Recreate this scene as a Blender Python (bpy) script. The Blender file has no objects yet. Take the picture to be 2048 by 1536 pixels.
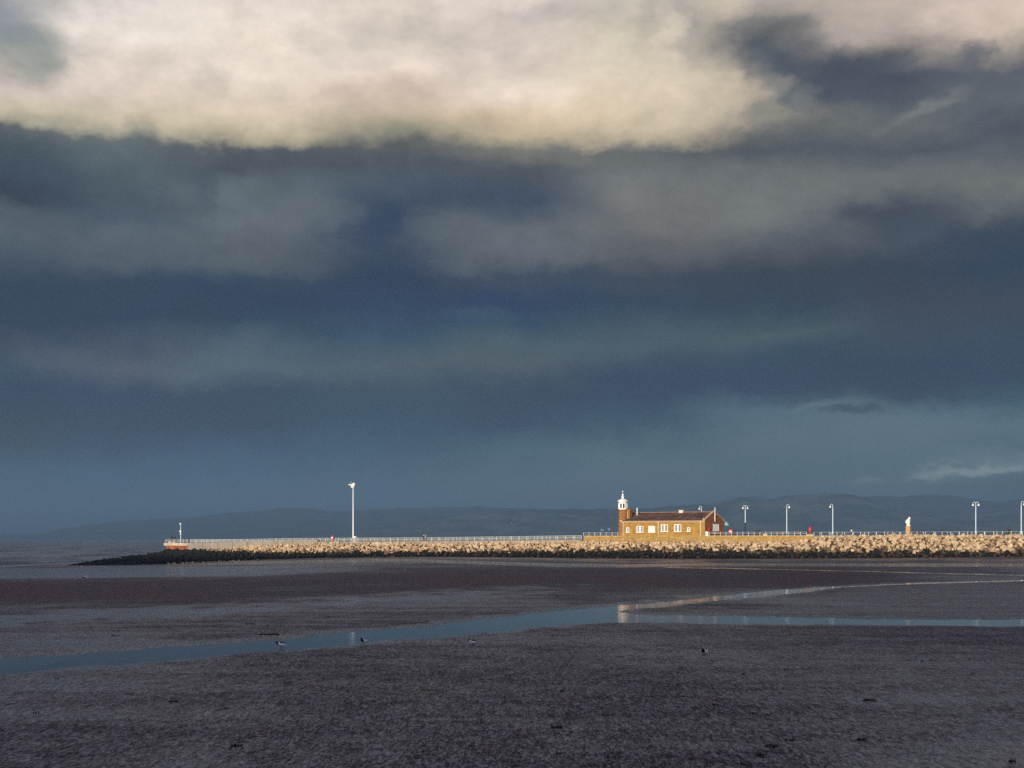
import bpy, math, random
import numpy as np
from mathutils import Vector, Matrix
PI = math.pi
random.seed(7); rng = np.random.default_rng(7)
S = bpy.context.scene
COL = S.collection
def srgb(r, g, b):
    f = lambda c: (c/255/12.92) if c/255 <= .04045 else ((c/255+.055)/1.055)**2.4
    return (f(r), f(g), f(b))

# ------------------------------------------------------------------ frame of reference
HZD = 1.2e-4                   # extinction of the sea haze per metre
EYE = 8.8                      # camera height above the sea (z = 0)
F = 2845.0                     # focal length in photo pixels (50 mm on 36 mm)
TH = math.radians(33.0)        # the jetty runs off at 33 degrees
DX, DY = math.cos(TH), -math.sin(TH)      # along the jetty
OX, OY = math.sin(TH), math.cos(TH)       # across it, away from the camera
P0 = (37.0, 356.0)
def tpx(px, o=0.0):            # distance along the jetty of a photo column at offset o
    k = (px-1024)/F
    return (k*(P0[1]+OY*o)-P0[0]-OX*o)/(DX-DY*k)
def W(t, o):                   # jetty coordinates -> ground x, y
    return (P0[0]+DX*t+OX*o, P0[1]+DY*t+OY*o)
def zpx(py, Y): return EYE-(py-1077)/F*Y
def Yat(px, o=0.0): return W(tpx(px, o), o)[1]
def interp(x, tab):
    return float(np.interp(x, [a for a, b in tab], [b for a, b in tab]))

# ------------------------------------------------------------------ materials
def nt_mat(name):
    m = bpy.data.materials.new(name); m.use_nodes = True
    nt = m.node_tree
    return m, nt, nt.nodes['Principled BSDF']
def N(nt, kind, **kw):
    n = nt.nodes.new(kind)
    for k, v in kw.items():
        if k == 'inp':
            for a, b in v.items(): n.inputs[a].default_value = b
        else: setattr(n, k, v)
    return n
def L(nt, a, b): nt.links.new(a, b)
def mathn(nt, op, a, b=None, c=None, clamp=False):
    n = nt.nodes.new('ShaderNodeMath'); n.operation = op; n.use_clamp = clamp
    for i, v in enumerate((a, b, c)):
        if v is None: continue
        if isinstance(v, (int, float)): n.inputs[i].default_value = v
        else: nt.links.new(v, n.inputs[i])
    return n.outputs[0]
def mixc(nt, fac, a, b, mode='MIX'):
    n = nt.nodes.new('ShaderNodeMix'); n.data_type = 'RGBA'; n.blend_type = mode
    for i, v in ((0, fac), (6, a), (7, b)):
        if isinstance(v, (int, float)): n.inputs[i].default_value = v
        elif isinstance(v, tuple): n.inputs[i].default_value = (*v[:3], 1)
        else: nt.links.new(v, n.inputs[i])
    return n.outputs[2]
def smooth(nt, v, lo, hi, a=0.0, b=1.0):
    n = nt.nodes.new('ShaderNodeMapRange'); n.interpolation_type = 'SMOOTHSTEP'
    nt.links.new(v, n.inputs[0])
    for i, x in enumerate((lo, hi, a, b)): n.inputs[i+1].default_value = x
    return n.outputs[0]
def simple(name, col, rough=.6, var=.18, scale=3.0, metal=0.0, bump=0.0, coord='Object'):
    m, nt, p = nt_mat(name)
    tc = N(nt, 'ShaderNodeTexCoord')
    no = N(nt, 'ShaderNodeTexNoise', inp={'Scale': scale, 'Detail': 5.0, 'Roughness': .6})
    L(nt, tc.outputs[coord], no.inputs['Vector'])
    f = smooth(nt, no.outputs[0], .3, .7)
    lo = tuple(c*(1-var) for c in col); hi = tuple(min(1, c*(1+var)) for c in col)
    L(nt, mixc(nt, f, lo, hi), p.inputs['Base Color'])
    p.inputs['Roughness'].default_value = rough; p.inputs['Metallic'].default_value = metal
    if bump:
        b = N(nt, 'ShaderNodeBump', inp={'Strength': 1.0, 'Distance': bump})
        L(nt, no.outputs[0], b.inputs['Height']); L(nt, b.outputs[0], p.inputs['Normal'])
    return m
M = {}
M['white_paint'] = simple('white_paint', (.84, .84, .84), .45, .06, 2)
M['blue_white'] = simple('pale_grey_paint', (.62, .74, .84), .45, .06, 2)
M['rail_paint'] = simple('rail_paint', (.60, .63, .63), .5, .1, 1)
M['bar_paint'] = simple('bar_paint', (.46, .50, .48), .6, .15, 1)
M['red_paint'] = simple('red_paint', (.62, .035, .025), .4, .1, 3)
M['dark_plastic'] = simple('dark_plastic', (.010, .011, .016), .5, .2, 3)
M['glass'] = simple('window_glass', (.03, .035, .045), .08, .2, 1)
M['blind'] = simple('window_blind', (.62, .63, .62), .7, .08, 2)
M['tile'] = simple('roof_tile', (.074, .040, .033), .85, .5, .5, bump=.03)
M['ridge'] = simple('ridge_tile', (.30, .17, .13), .75, .2, 2)
M['coping'] = simple('coping_stone', (.55, .40, .24), .8, .2, 2)
M['flue'] = simple('pale_flue', (.72, .66, .55), .6, .1, 2)
M['concrete'] = simple('concrete', (.50, .43, .34), .85, .22, .5, bump=.02)
M['concrete_grey'] = simple('concrete_grey', (.29, .26, .225), .85, .16, .3, bump=.02)
M['deck'] = simple('deck_paving', (.33, .28, .23), .85, .2, .4)
M['rust'] = simple('rusty_piles', (.30, .095, .045), .8, .45, .8)
M['teal'] = simple('teal_canvas', (.34, .55, .52), .8, .06, 2)
M['wood'] = simple('stained_wood', (.30, .13, .08), .6, .2, 4)
M['plinth'] = simple('sandstone_plinth', (.52, .30, .13), .8, .18, 2)
M['statue'] = simple('white_carved_stone', (.84, .81, .76), .7, .06, 3)
M['cream_block'] = simple('cream_stone', (.62, .47, .24), .8, .12, 2)
M['skin'] = simple('skin', (.50, .30, .22), .6, .05, 3)
M['pale_hair'] = simple('pale_hair', (.55, .50, .45), .8, .1, 5)
M['dark_hair'] = simple('dark_hair', (.03, .022, .018), .8, .1, 5)
M['dark_cloth'] = simple('dark_cloth', (.016, .016, .024), .9, .2, 5)
M['navy_cloth'] = simple('navy_cloth', (.03, .045, .07), .9, .2, 5)
M['grey_cloth'] = simple('grey_cloth', (.25, .24, .24), .9, .15, 5)
M['white_cloth'] = simple('white_cloth', (.75, .73, .72), .9, .06, 5)
M['feather_white'] = simple('white_feathers', (.90, .88, .87), .8, .05, 20)
M['feather_black'] = simple('black_feathers', (.012, .011, .014), .7, .2, 20)
M['feather_grey'] = simple('grey_feathers', (.16, .18, .20), .8, .1, 20)
M['bill'] = simple('orange_bill', (.55, .12, .03), .5, .1, 20)
M['weed'] = simple('seaweed_scrap', (.018, .010, .010), .55, .5, 12)
M['shell'] = simple('shell', (.72, .66, .58), .5, .1, 20)
M['far_house'] = simple('far_render', (.42, .44, .45), .8, .05, .1)
M['far_roof'] = simple('far_roof', (.12, .12, .13), .8, .1, .1)
M['terrace'] = simple('terrace_stone', (.28, .25, .21), .85, .15, .2)
M['slate'] = simple('slate_roof', (.09, .09, .10), .8, .15, .3)

def stone_wall(name, a, b, c):
    m, nt, p = nt_mat(name)
    tc = N(nt, 'ShaderNodeTexCoord')
    sep = N(nt, 'ShaderNodeSeparateXYZ'); L(nt, tc.outputs['Object'], sep.inputs[0])
    cmb = N(nt, 'ShaderNodeCombineXYZ')
    L(nt, mathn(nt, 'ADD', sep.outputs[0], sep.outputs[1]), cmb.inputs[0]); L(nt, sep.outputs[2], cmb.inputs[1])
    br = N(nt, 'ShaderNodeTexBrick', inp={'Scale': 1.0, 'Mortar Size': .012, 'Brick Width': .62, 'Row Height': .27,
        'Color1': (*a, 1), 'Color2': (*b, 1), 'Mortar': (*c, 1)})
    L(nt, cmb.outputs[0], br.inputs['Vector'])
    no = N(nt, 'ShaderNodeTexNoise', inp={'Scale': .9, 'Detail': 6.0, 'Roughness': .65}); L(nt, tc.outputs['Object'], no.inputs['Vector'])
    nf = N(nt, 'ShaderNodeTexNoise', inp={'Scale': 4.0, 'Detail': 4.0}); L(nt, tc.outputs['Object'], nf.inputs['Vector'])
    v = mathn(nt, 'MULTIPLY', smooth(nt, no.outputs[0], .25, .75, .72, 1.22), smooth(nt, nf.outputs[0], .25, .75, .72, 1.28))
    vc = N(nt, 'ShaderNodeCombineXYZ')
    for i in range(3): L(nt, v, vc.inputs[i])
    L(nt, mixc(nt, 1.0, br.outputs[0], vc.outputs[0], 'MULTIPLY'), p.inputs['Base Color'])
    p.inputs['Roughness'].default_value = .85
    bp = N(nt, 'ShaderNodeBump', inp={'Strength': .8, 'Distance': .02}); L(nt, br.outputs['Fac'], bp.inputs['Height']); bp.invert = True
    L(nt, bp.outputs[0], p.inputs['Normal'])
    return m
M['sandstone'] = stone_wall('sandstone_wall', (.42, .248, .060), (.355, .20, .042), (.38, .25, .095))
M['gable_stone'] = stone_wall('gable_stone', (.40, .135, .036), (.26, .078, .022), (.32, .15, .06))
M['tower_stone'] = stone_wall('tower_stone', (.37, .18, .055), (.27, .12, .036), (.31, .17, .07))
M['base_stone'] = stone_wall('base_stone', (.42, .28, .10), (.36, .225, .07), (.39, .28, .125))

def rock_mat(name, cols, rough):
    m, nt, p = nt_mat(name)
    ge = N(nt, 'ShaderNodeNewGeometry'); oi = N(nt, 'ShaderNodeObjectInfo'); tc = N(nt, 'ShaderNodeTexCoord')
    r = mathn(nt, 'FRACT', mathn(nt, 'ADD', ge.outputs['Random Per Island'], oi.outputs['Random']))
    cr = N(nt, 'ShaderNodeValToRGB'); e = cr.color_ramp.elements
    while len(e) < len(cols): e.new(.5)
    for i, c in enumerate(cols): e[i].position = i/(len(cols)-1); e[i].color = (*c, 1)
    L(nt, r, cr.inputs[0])
    no = N(nt, 'ShaderNodeTexNoise', inp={'Scale': 1.6, 'Detail': 6.0, 'Roughness': .65}); L(nt, ge.outputs['Position'], no.inputs['Vector'])
    v = smooth(nt, no.outputs[0], .25, .75, .7, 1.25)
    vc = N(nt, 'ShaderNodeCombineXYZ')
    for i in range(3): L(nt, v, vc.inputs[i])
    L(nt, mixc(nt, 1.0, cr.outputs[0], vc.outputs[0], 'MULTIPLY'), p.inputs['Base Color'])
    p.inputs['Roughness'].default_value = rough
    bp = N(nt, 'ShaderNodeBump', inp={'Strength': .7, 'Distance': .06}); L(nt, no.outputs[0], bp.inputs['Height'])
    L(nt, bp.outputs[0], p.inputs['Normal'])
    return m
M['rock'] = rock_mat('pale_limestone', [(.50, .37, .235), (.60, .46, .30), (.43, .29, .175), (.64, .50, .335), (.55, .41, .26), (.37, .24, .15)], .85)
M['dark_rock'] = rock_mat('weed_covered_rock', [(.005, .006, .006), (.009, .011, .009), (.004, .005, .007), (.013, .015, .010)], .85)
M['stained_rock'] = rock_mat('tide_stained_rock', [(.20, .12, .07), (.11, .085, .05), (.30, .19, .12), (.07, .055, .035), (.24, .15, .09)], .8)
M['rubble'] = simple('rubble_core', (.09, .065, .05), .95, .3, .8)

# ------------------------------------------------------------------ mesh builder
class MB:
    def __init__(s): s.v = []; s.f = []; s.mi = []
    def add(s, vs, fs, mi=0):
        b = len(s.v); s.v += [tuple(v) for v in vs]; s.f += [tuple(b+i for i in f) for f in fs]; s.mi += [mi]*len(fs)
    def box(s, c, d, rz=0.0, mi=0, ry=0.0):
        hx, hy, hz = d[0]/2, d[1]/2, d[2]/2
        R = Matrix.Rotation(rz, 3, 'Z') @ Matrix.Rotation(ry, 3, 'Y')
        vs = [R @ Vector((x*hx, y*hy, z*hz)) + Vector(c) for x in (-1, 1) for y in (-1, 1) for z in (-1, 1)]
        s.add(vs, [(0, 1, 3, 2), (4, 6, 7, 5), (0, 4, 5, 1), (2, 3, 7, 6), (0, 2, 6, 4), (1, 5, 7, 3)], mi)
    def tube(s, pts, rad, n=8, mi=0, cap=True):
        pts = [Vector(p) for p in pts]
        if not hasattr(rad, '__len__'): rad = [rad]*len(pts)
        rings = []; up = None
        for i, p in enumerate(pts):
            t = (pts[min(i+1, len(pts)-1)]-pts[max(i-1, 0)]).normalized()
            if up is None: up = t.orthogonal().normalized()
            up = (up - t*up.dot(t)).normalized(); b = t.cross(up)
            rings.append([p + (up*math.cos(2*PI*k/n)+b*math.sin(2*PI*k/n))*rad[i] for k in range(n)])
        vs = [v for r in rings for v in r]
        fs = [(i*n+k, i*n+(k+1) % n, (i+1)*n+(k+1) % n, (i+1)*n+k) for i in range(len(pts)-1) for k in range(n)]
        if cap: fs += [tuple(range(n))[::-1], tuple((len(pts)-1)*n+k for k in range(n))]
        s.add(vs, fs, mi)
    def lathe(s, prof, c=(0, 0, 0), n=16, mi=0, ph=0.0, sc=(1, 1)):
        vs = [(c[0]+r*sc[0]*math.cos(2*PI*k/n+ph), c[1]+r*sc[1]*math.sin(2*PI*k/n+ph), c[2]+z) for r, z in prof for k in range(n)]
        fs = [(i*n+k, i*n+(k+1) % n, (i+1)*n+(k+1) % n, (i+1)*n+k) for i in range(len(prof)-1) for k in range(n)]
        fs += [tuple(range(n))[::-1], tuple((len(prof)-1)*n+k for k in range(n))]
        s.add(vs, fs, mi)
    def loft(s, rings, mi=0, mis=None):
        n = len(rings[0]); b = len(rings)
        vs = [v for r in rings for v in r]
        fs = [(i*n+k, i*n+(k+1) % n, (i+1)*n+(k+1) % n, (i+1)*n+k) for i in range(b-1) for k in range(n)]
        s.add(vs, fs + [tuple(range(n))[::-1], tuple((b-1)*n+k for k in range(n))], mi)
    def prism(s, poly, a, b, mi=0):          # poly of (x, z), extruded along y from a to b
        n = len(poly)
        vs = [(x, a, z) for x, z in poly]+[(x, b, z) for x, z in poly]
        s.add(vs, [tuple(range(n)), tuple(range(2*n-1, n-1, -1))]+[(k, k+n, (k+1) % n+n, (k+1) % n) for k in range(n)], mi)
    def build(s, name, mats, parent=None, smooth=False, loc=None, rz=None):
        me = bpy.data.meshes.new(name); me.from_pydata(s.v, [], s.f)
        for m in (mats if isinstance(mats, (list, tuple)) else [mats]): me.materials.append(m)
        if s.mi and max(s.mi) > 0: me.polygons.foreach_set('material_index', s.mi)
        if smooth: me.polygons.foreach_set('use_smooth', [True]*len(me.polygons))
        import bmesh
        bm = bmesh.new(); bm.from_mesh(me); bmesh.ops.recalc_face_normals(bm, faces=bm.faces); bm.to_mesh(me); bm.free()
        o = bpy.data.objects.new(name, me); COL.objects.link(o)
        if parent: o.parent = parent
        if loc: o.location = loc
        if rz is not None: o.rotation_euler = (0, 0, rz)
        return o
def tag(o, label, cat, group=None):
    o['label'] = label; o['category'] = cat
    if group: o['group'] = group
    return o
def thing(name, label, cat, loc, rz=0.0, group=None):
    o = bpy.data.objects.new(name, None); COL.objects.link(o)
    o.empty_display_size = .3
    o.location = loc; o.rotation_euler = (0, 0, rz)
    return tag(o, label, cat, group)
def kids(o): return [c for c in list(bpy.data.objects) if c.parent == o]
def dup(root, loc, rz=None, label=None, group=None):
    r = root.copy(); COL.objects.link(r); r.location = loc
    if rz is not None: r.rotation_euler = (0, 0, rz)
    if label: r['label'] = label
    if group: r['group'] = group
    for c in kids(root):
        d = c.copy(); COL.objects.link(d); d.parent = r
        for g in kids(c):
            e = g.copy(); COL.objects.link(e); e.parent = d
    return r
def structure(o): o['kind'] = 'structure'; return o
RZ = -TH

# ------------------------------------------------------------------ sand
STREAM = [(-120,1328),(0,1315),(50,1310),(150,1304),(300,1293),(400,1285),(470,1281),(560,1273),(650,1265),(760,1256),(850,1248),(950,1236),(1024,1228),
 (1100,1219),(1200,1211),(1240,1208),(1330,1200),(1430,1191),(1530,1180),(1620,1173),(1750,1167),(1850,1163),(2048,1157.5),(2200,1155),
 (2200,1159),(2048,1161.5),(1850,1167),(1700,1173),(1640,1180),(1560,1187),(1450,1198),(1340,1211),(1270,1216),(1252,1220),(1262,1224),(1400,1228),(1550,1230),
 (1750,1235),(2048,1235),(2250,1236),(2250,1253),(2048,1252),(1750,1249),(1550,1247),(1400,1245),(1280,1243),(1200,1244),(1100,1251),(1024,1258),
 (1000,1262),(900,1271),(800,1276),(720,1285),(650,1292),(560,1300),(450,1309),(350,1318),(200,1326),(60,1338),(0,1345),(-120,1358)]
RILL = [(1330,1133.5),(1450,1135),(1560,1137.5),(1740,1141.5),(1900,1145.5),(2060,1149),(2060,1151),(1900,1147.5),(1740,1143),(1560,1139),(1450,1137),(1330,1135)]
def base_z(X, Y):
    X = np.asarray(X, float); Y = np.asarray(Y, float)
    z = np.interp(X, [-600, -146, -120, -107, -90, -75, -60, -45, -30, -17, 0, 25, 50, 80, 115, 160, 300], [-4, .1, .55, .9, 1.7, 2.5, 3.05, 3.45, 3.75, 3.9, 3.88, 3.86, 3.98, 4.4, 5.05, 5.8, 7.2])
    return z+.45*np.clip(1-Y/300, 0, 1.2)
def ground(px, py):            # photo point -> point on the sand
    k = (px-1024)/F; v = (py-1077)/F; Y = 5.2/max(v, 1e-4)
    for _ in range(60):
        Y = .5*Y+.5*(EYE-float(base_z(k*Y, Y)))/max(v, 1e-4)
        Y = min(Y, 900)
    return (k*Y, Y, float(base_z(k*Y, Y)))
def sdist(X, Y, poly):         # signed distance (positive inside), numpy
    P = np.array(poly); n = len(P)
    d = np.full(X.shape, 1e9); ins = np.zeros(X.shape, bool)
    for i in range(n):
        ax, ay = P[i]; bx, by = P[(i+1) % n]
        ex, ey = bx-ax, by-ay
        t = np.clip(((X-ax)*ex+(Y-ay)*ey)/(ex*ex+ey*ey+1e-12), 0, 1)
        d = np.minimum(d, np.hypot(X-ax-t*ex, Y-ay-t*ey))
        c = ((ay > Y) != (by > Y)) & (X < ex*(Y-ay)/(ey+1e-12)+ax)
        ins ^= c
    return np.where(ins, d, -d)
from mathutils import noise as mnoise
def fbm_grid(X, Y, sx, sy, oct=4, seed=0.0):
    out = np.empty(X.size); xs = X.ravel(); ys = Y.ravel()
    for i in range(X.size): out[i] = mnoise.fractal(Vector((xs[i]/sx, ys[i]/sy, seed)), 1.0, 2.1, oct)
    return out.reshape(X.shape)
wpoly = [ground(*p)[:2] for p in STREAM]
rpoly = [ground(*p)[:2] for p in RILL]
Ys = list(np.linspace(-260, 10, 14)); y = 14.0
while y < 560: Ys.append(y); y *= 1.0085
Us = np.concatenate([np.linspace(-7, -.75, 16), [-.6, -.5], np.linspace(-.42, .42, 420), [.5, .6], np.linspace(.75, 7, 16)])
YY, UU = np.meshgrid(np.array(Ys), Us, indexing='ij')
XX = UU*np.maximum(YY, 60)
near = (np.abs(UU) <= .45) & (YY > 20)
n1 = np.zeros(XX.shape); n1[near] = fbm_grid(XX[near], YY[near], 14, 26, 5, 1.3)
n2 = np.zeros(XX.shape); n2[near] = fbm_grid(XX[near], YY[near], 2.2, 3.5, 3, 7.7)
sd = np.full(XX.shape, -99.0); sd[near] = np.maximum(sdist(XX[near], YY[near], wpoly), sdist(XX[near], YY[near], rpoly))
pxx = 1024+F*XX/np.maximum(YY, 10)
pyy = 1077+F*(EYE-base_z(XX, YY))/np.maximum(YY, 10)
wob = n1*1.3+n2*1.2
t_ = np.clip((sd+wob*.8+.9)/2.4, 0, 1); t_ = t_*t_*(3-2*t_)
ZZ = base_z(XX, YY)+n1*.022+n2*.008-.16*t_
# wetness: bands of drained and standing-wet sand, as they lie on the beach
def band(tab, half, soft):
    c = np.interp(pxx, [a for a, b in tab], [b for a, b in tab])
    return np.clip(1-(np.abs(pyy-c)-half)/soft, 0, 1)
wet = .34+.3*np.clip(n1+.3, 0, 1)
wet = np.maximum(wet, band([(0,1240),(300,1228),(560,1212),(800,1193),(1000,1182),(1200,1172)], 4, 24)*np.clip((1350-pxx)/300, 0, 1)*(.75+.5*n2))
wet = np.maximum(wet, band([(0,1148),(500,1142),(1000,1127),(2048,1122)], 7, 9)*(.95+.4*n1)*np.clip((1000-pxx)/500, .3, 1))
wet = np.maximum(wet, band([(500,1126),(800,1120.5),(1100,1130),(1250,1132),(1400,1130)], 2.2, 3))
wet = np.maximum(wet, np.clip((pyy-1150)/20, 0, 1)*np.clip((pxx-(1250+(1235-pyy)*4))/250, 0, 1)*np.clip((1262-pyy)/12, 0, 1)*.55)
wet = np.maximum(wet, np.clip((pyy-1430)/90, 0, 1)*np.clip(.72+1.2*n1, 0, 1))
wet = np.maximum(wet, np.clip((sd+2.2+wob)/2.0, 0, 1)*.85)
dry = band([(0,1183),(500,1180),(900,1160),(1300,1158),(1700,1152)], 9, 26)*np.clip((1900-pxx)/300, 0, 1)*np.clip(1.05+.8*n1, 0, 1)
wet = np.clip(wet*(1-.9*dry), 0, 1)
nr, nc = XX.shape
vs = np.stack([XX, YY, ZZ], -1).reshape(-1, 3)
idx = np.arange(nr*nc).reshape(nr, nc)
fs = np.stack([idx[:-1, :-1], idx[:-1, 1:], idx[1:, 1:], idx[1:, :-1]], -1).reshape(-1, 4)
me = bpy.data.meshes.new('sand'); me.from_pydata(vs.tolist(), [], fs.tolist())
me.polygons.foreach_set('use_smooth', [True]*len(me.polygons))
at = me.attributes.new('wetness', 'FLOAT', 'POINT'); at.data.foreach_set('value', wet.ravel().astype(np.float32))
ad = me.attributes.new('dryness', 'FLOAT', 'POINT'); ad.data.foreach_set('value', np.clip(dry*(.9+.5*n1), 0, 1).ravel().astype(np.float32))
sand = structure(bpy.data.objects.new('sand', me)); COL.objects.link(sand)

m, nt, p = nt_mat('tidal_sand'); M['sand'] = m
tc = N(nt, 'ShaderNodeTexCoord'); wa = N(nt, 'ShaderNodeAttribute', attribute_name='wetness')
mp = N(nt, 'ShaderNodeMapping'); mp.inputs['Scale'].default_value = (1, .55, 1); mp.inputs['Rotation'].default_value = (0, 0, .2)
L(nt, tc.outputs['Object'], mp.inputs[0])
mr = N(nt, 'ShaderNodeMapping'); mr.inputs['Scale'].default_value = (7.5, 1.7, 1)
L(nt, tc.outputs['Object'], mr.inputs[0])
big = N(nt, 'ShaderNodeTexNoise', inp={'Scale': .07, 'Detail': 7.0, 'Roughness': .62}); L(nt, mp.outputs[0], big.inputs['Vector'])
hue = N(nt, 'ShaderNodeTexNoise', inp={'Scale': .25, 'Detail': 6.0, 'Roughness': .7}); L(nt, mp.outputs[0], hue.inputs['Vector'])
mid = N(nt, 'ShaderNodeTexNoise', inp={'Scale': 1.0, 'Detail': 6.0, 'Roughness': .75}); L(nt, mp.outputs[0], mid.inputs['Vector'])
rip = N(nt, 'ShaderNodeTexNoise', inp={'Scale': 1.0, 'Detail': 4.0, 'Roughness': .72, 'Distortion': .6}); L(nt, mr.outputs[0], rip.inputs['Vector'])
trough = smooth(nt, rip.outputs[0], .56, .40)
ms_ = N(nt, 'ShaderNodeMapping'); ms_.inputs['Scale'].default_value = (.06, .34, 1); L(nt, tc.outputs['Object'], ms_.inputs[0])
strk = N(nt, 'ShaderNodeTexNoise', inp={'Scale': 1.0, 'Detail': 7.0, 'Roughness': .65}); L(nt, ms_.outputs[0], strk.inputs['Vector'])
wt = mathn(nt, 'ADD', mathn(nt, 'ADD', wa.outputs['Fac'], mathn(nt, 'MULTIPLY', mathn(nt, 'SUBTRACT', strk.outputs[0], .5), .75)), mathn(nt, 'MULTIPLY', mathn(nt, 'SUBTRACT', mid.outputs[0], .5), .7), clamp=True)
wt2 = wt
c1 = mixc(nt, smooth(nt, big.outputs[0], .35, .65), (.064, .041, .050), (.080, .054, .064))
c1 = mixc(nt, smooth(nt, mid.outputs[0], .3, .7), c1, (.052, .039, .052))
c1 = mixc(nt, smooth(nt, hue.outputs[0], .52, .72), c1, (.068, .052, .036))
c1 = mixc(nt, smooth(nt, hue.outputs[0], .42, .28), c1, (.090, .040, .044))
da = N(nt, 'ShaderNodeAttribute', attribute_name='dryness')
c1 = mixc(nt, mathn(nt, 'MULTIPLY', da.outputs['Fac'], .85), c1, (.098, .047, .046))
c2 = mixc(nt, smooth(nt, mid.outputs[0], .35, .65), (.034, .024, .038), (.054, .040, .057))
fin_ = N(nt, 'ShaderNodeTexNoise', inp={'Scale': 2.7, 'Detail': 2.0, 'Roughness': .6}); L(nt, mr.outputs[0], fin_.inputs['Vector'])
rc = mathn(nt, 'MULTIPLY', smooth(nt, rip.outputs[0], .38, .64, .35, 1.8), smooth(nt, fin_.outputs[0], .37, .63, .25, 1.9))  # ripple tone: trough shade and crest glints put into colour and specular
vc = N(nt, 'ShaderNodeCombineXYZ')
for i in range(3): L(nt, rc, vc.inputs[i])
L(nt, mixc(nt, 1.0, mixc(nt, wt, c1, c2), vc.outputs[0], 'MULTIPLY'), p.inputs['Base Color'])
L(nt, smooth(nt, wt2, .1, .85, .62, .16), p.inputs['Roughness'])
L(nt, mathn(nt, 'MULTIPLY', smooth(nt, wt2, .1, .8, .10, .44), mathn(nt, 'MULTIPLY', rc, .95), clamp=True), p.inputs['Specular IOR Level'])
b1 = N(nt, 'ShaderNodeBump', inp={'Strength': 1.0, 'Distance': .075}); L(nt, mathn(nt, 'MAXIMUM', rip.outputs[0], .42), b1.inputs['Height'])
b2 = N(nt, 'ShaderNodeBump', inp={'Strength': .7, 'Distance': .05}); L(nt, mid.outputs[0], b2.inputs['Height']); L(nt, b1.outputs[0], b2.inputs['Normal'])
L(nt, b2.outputs[0], p.inputs['Normal'])
me.materials.append(m)

# water standing in the channel across the sand
m, nt, p = nt_mat('still_water'); M['still_water'] = m
p.inputs['Base Color'].default_value = (.052, .047, .043, 1); p.inputs['Roughness'].default_value = .085; p.inputs['IOR'].default_value = 1.33
p.inputs['Specular IOR Level'].default_value = .42
tc = N(nt, 'ShaderNodeTexCoord')
no = N(nt, 'ShaderNodeTexNoise', inp={'Scale': 1.2, 'Detail': 3.0}); L(nt, tc.outputs['Object'], no.inputs['Vector'])
bp = N(nt, 'ShaderNodeBump', inp={'Strength': .5, 'Distance': .009}); L(nt, no.outputs[0], bp.inputs['Height']); L(nt, bp.outputs[0], p.inputs['Normal'])
def water_sheet(name, sdv, drop):
    keep = (sdv[:-1, :-1] > -2.5) | (sdv[1:, 1:] > -2.5) | (sdv[:-1, 1:] > -2.5) | (sdv[1:, :-1] > -2.5)
    f = fs.reshape(nr-1, nc-1, 4)[keep]
    used, inv = np.unique(f.ravel(), return_inverse=True)
    v = vs[used].copy(); v[:, 2] = base_z(v[:, 0], v[:, 1])-drop
    me = bpy.data.meshes.new(name); me.from_pydata(v.tolist(), [], inv.reshape(-1, 4).tolist()); me.materials.append(M['still_water'])
    me.polygons.foreach_set('use_smooth', [True]*len(me.polygons))
    o = structure(bpy.data.objects.new(name, me)); COL.objects.link(o); return o
sd1 = np.full(XX.shape, -99.0); sd1[near] = sdist(XX[near], YY[near], wpoly)
sd2 = np.full(XX.shape, -99.0); sd2[near] = sdist(XX[near], YY[near], rpoly)
water_sheet('stream', sd1, .075); water_sheet('rill', sd2, .075)

# ------------------------------------------------------------------ sea
m, nt, p = nt_mat('sea_water')
tc = N(nt, 'ShaderNodeTexCoord')
mp = N(nt, 'ShaderNodeMapping'); mp.inputs['Scale'].default_value = (1, .16, 1); L(nt, tc.outputs['Object'], mp.inputs[0])
w1 = N(nt, 'ShaderNodeTexNoise', inp={'Scale': .10, 'Detail': 10.0, 'Roughness': .7}); L(nt, mp.outputs[0], w1.inputs['Vector'])
w2 = N(nt, 'ShaderNodeTexNoise', inp={'Scale': .055, 'Detail': 8.0, 'Roughness': .7}); L(nt, mp.outputs[0], w2.inputs['Vector'])
mf = N(nt, 'ShaderNodeMapping'); mf.inputs['Scale'].default_value = (.03, .2, 1); L(nt, tc.outputs['Object'], mf.inputs[0])
w3 = N(nt, 'ShaderNodeTexNoise', inp={'Scale': 1.0, 'Detail': 7.0, 'Roughness': .65}); L(nt, mf.outputs[0], w3.inputs['Vector'])
sx_ = N(nt, 'ShaderNodeSeparateXYZ'); L(nt, tc.outputs['Object'], sx_.inputs[0])
foam = mathn(nt, 'MULTIPLY', smooth(nt, w3.outputs[0], .52, .66), smooth(nt, sx_.outputs[1], 620, 430))
L(nt, mixc(nt, smooth(nt, w2.outputs[0], .42, .58), (.036, .050, .078), (.135, .140, .160)), p.inputs['Base Color'])
L(nt, mixc(nt, foam, p.inputs['Base Color'].links[0].from_socket, (.36, .40, .46)), p.inputs['Base Color'])
L(nt, smooth(nt, w2.outputs[0], .4, .6, .6, .18), p.inputs['Roughness']); p.inputs['IOR'].default_value = 1.33
bp = N(nt, 'ShaderNodeBump', inp={'Strength': 1.0, 'Distance': 1.6}); L(nt, w1.outputs[0], bp.inputs['Height']); L(nt, bp.outputs[0], p.inputs['Normal'])
mb = MB()
gx = [-26000, -12000, -5000, -2500, -1200, -600, -300, 0, 600, 2500, 8000, 26000]; gy = [-1500, 0, 300, 600, 1200, 2500, 5000, 10000, 18000, 30000]
mb.add([(x, y, 0) for y in gy for x in gx], [(j*12+i, j*12+i+1, (j+1)*12+i+1, (j+1)*12+i) for j in range(len(gy)-1) for i in range(11)])
structure(mb.build('sea', m))

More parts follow.
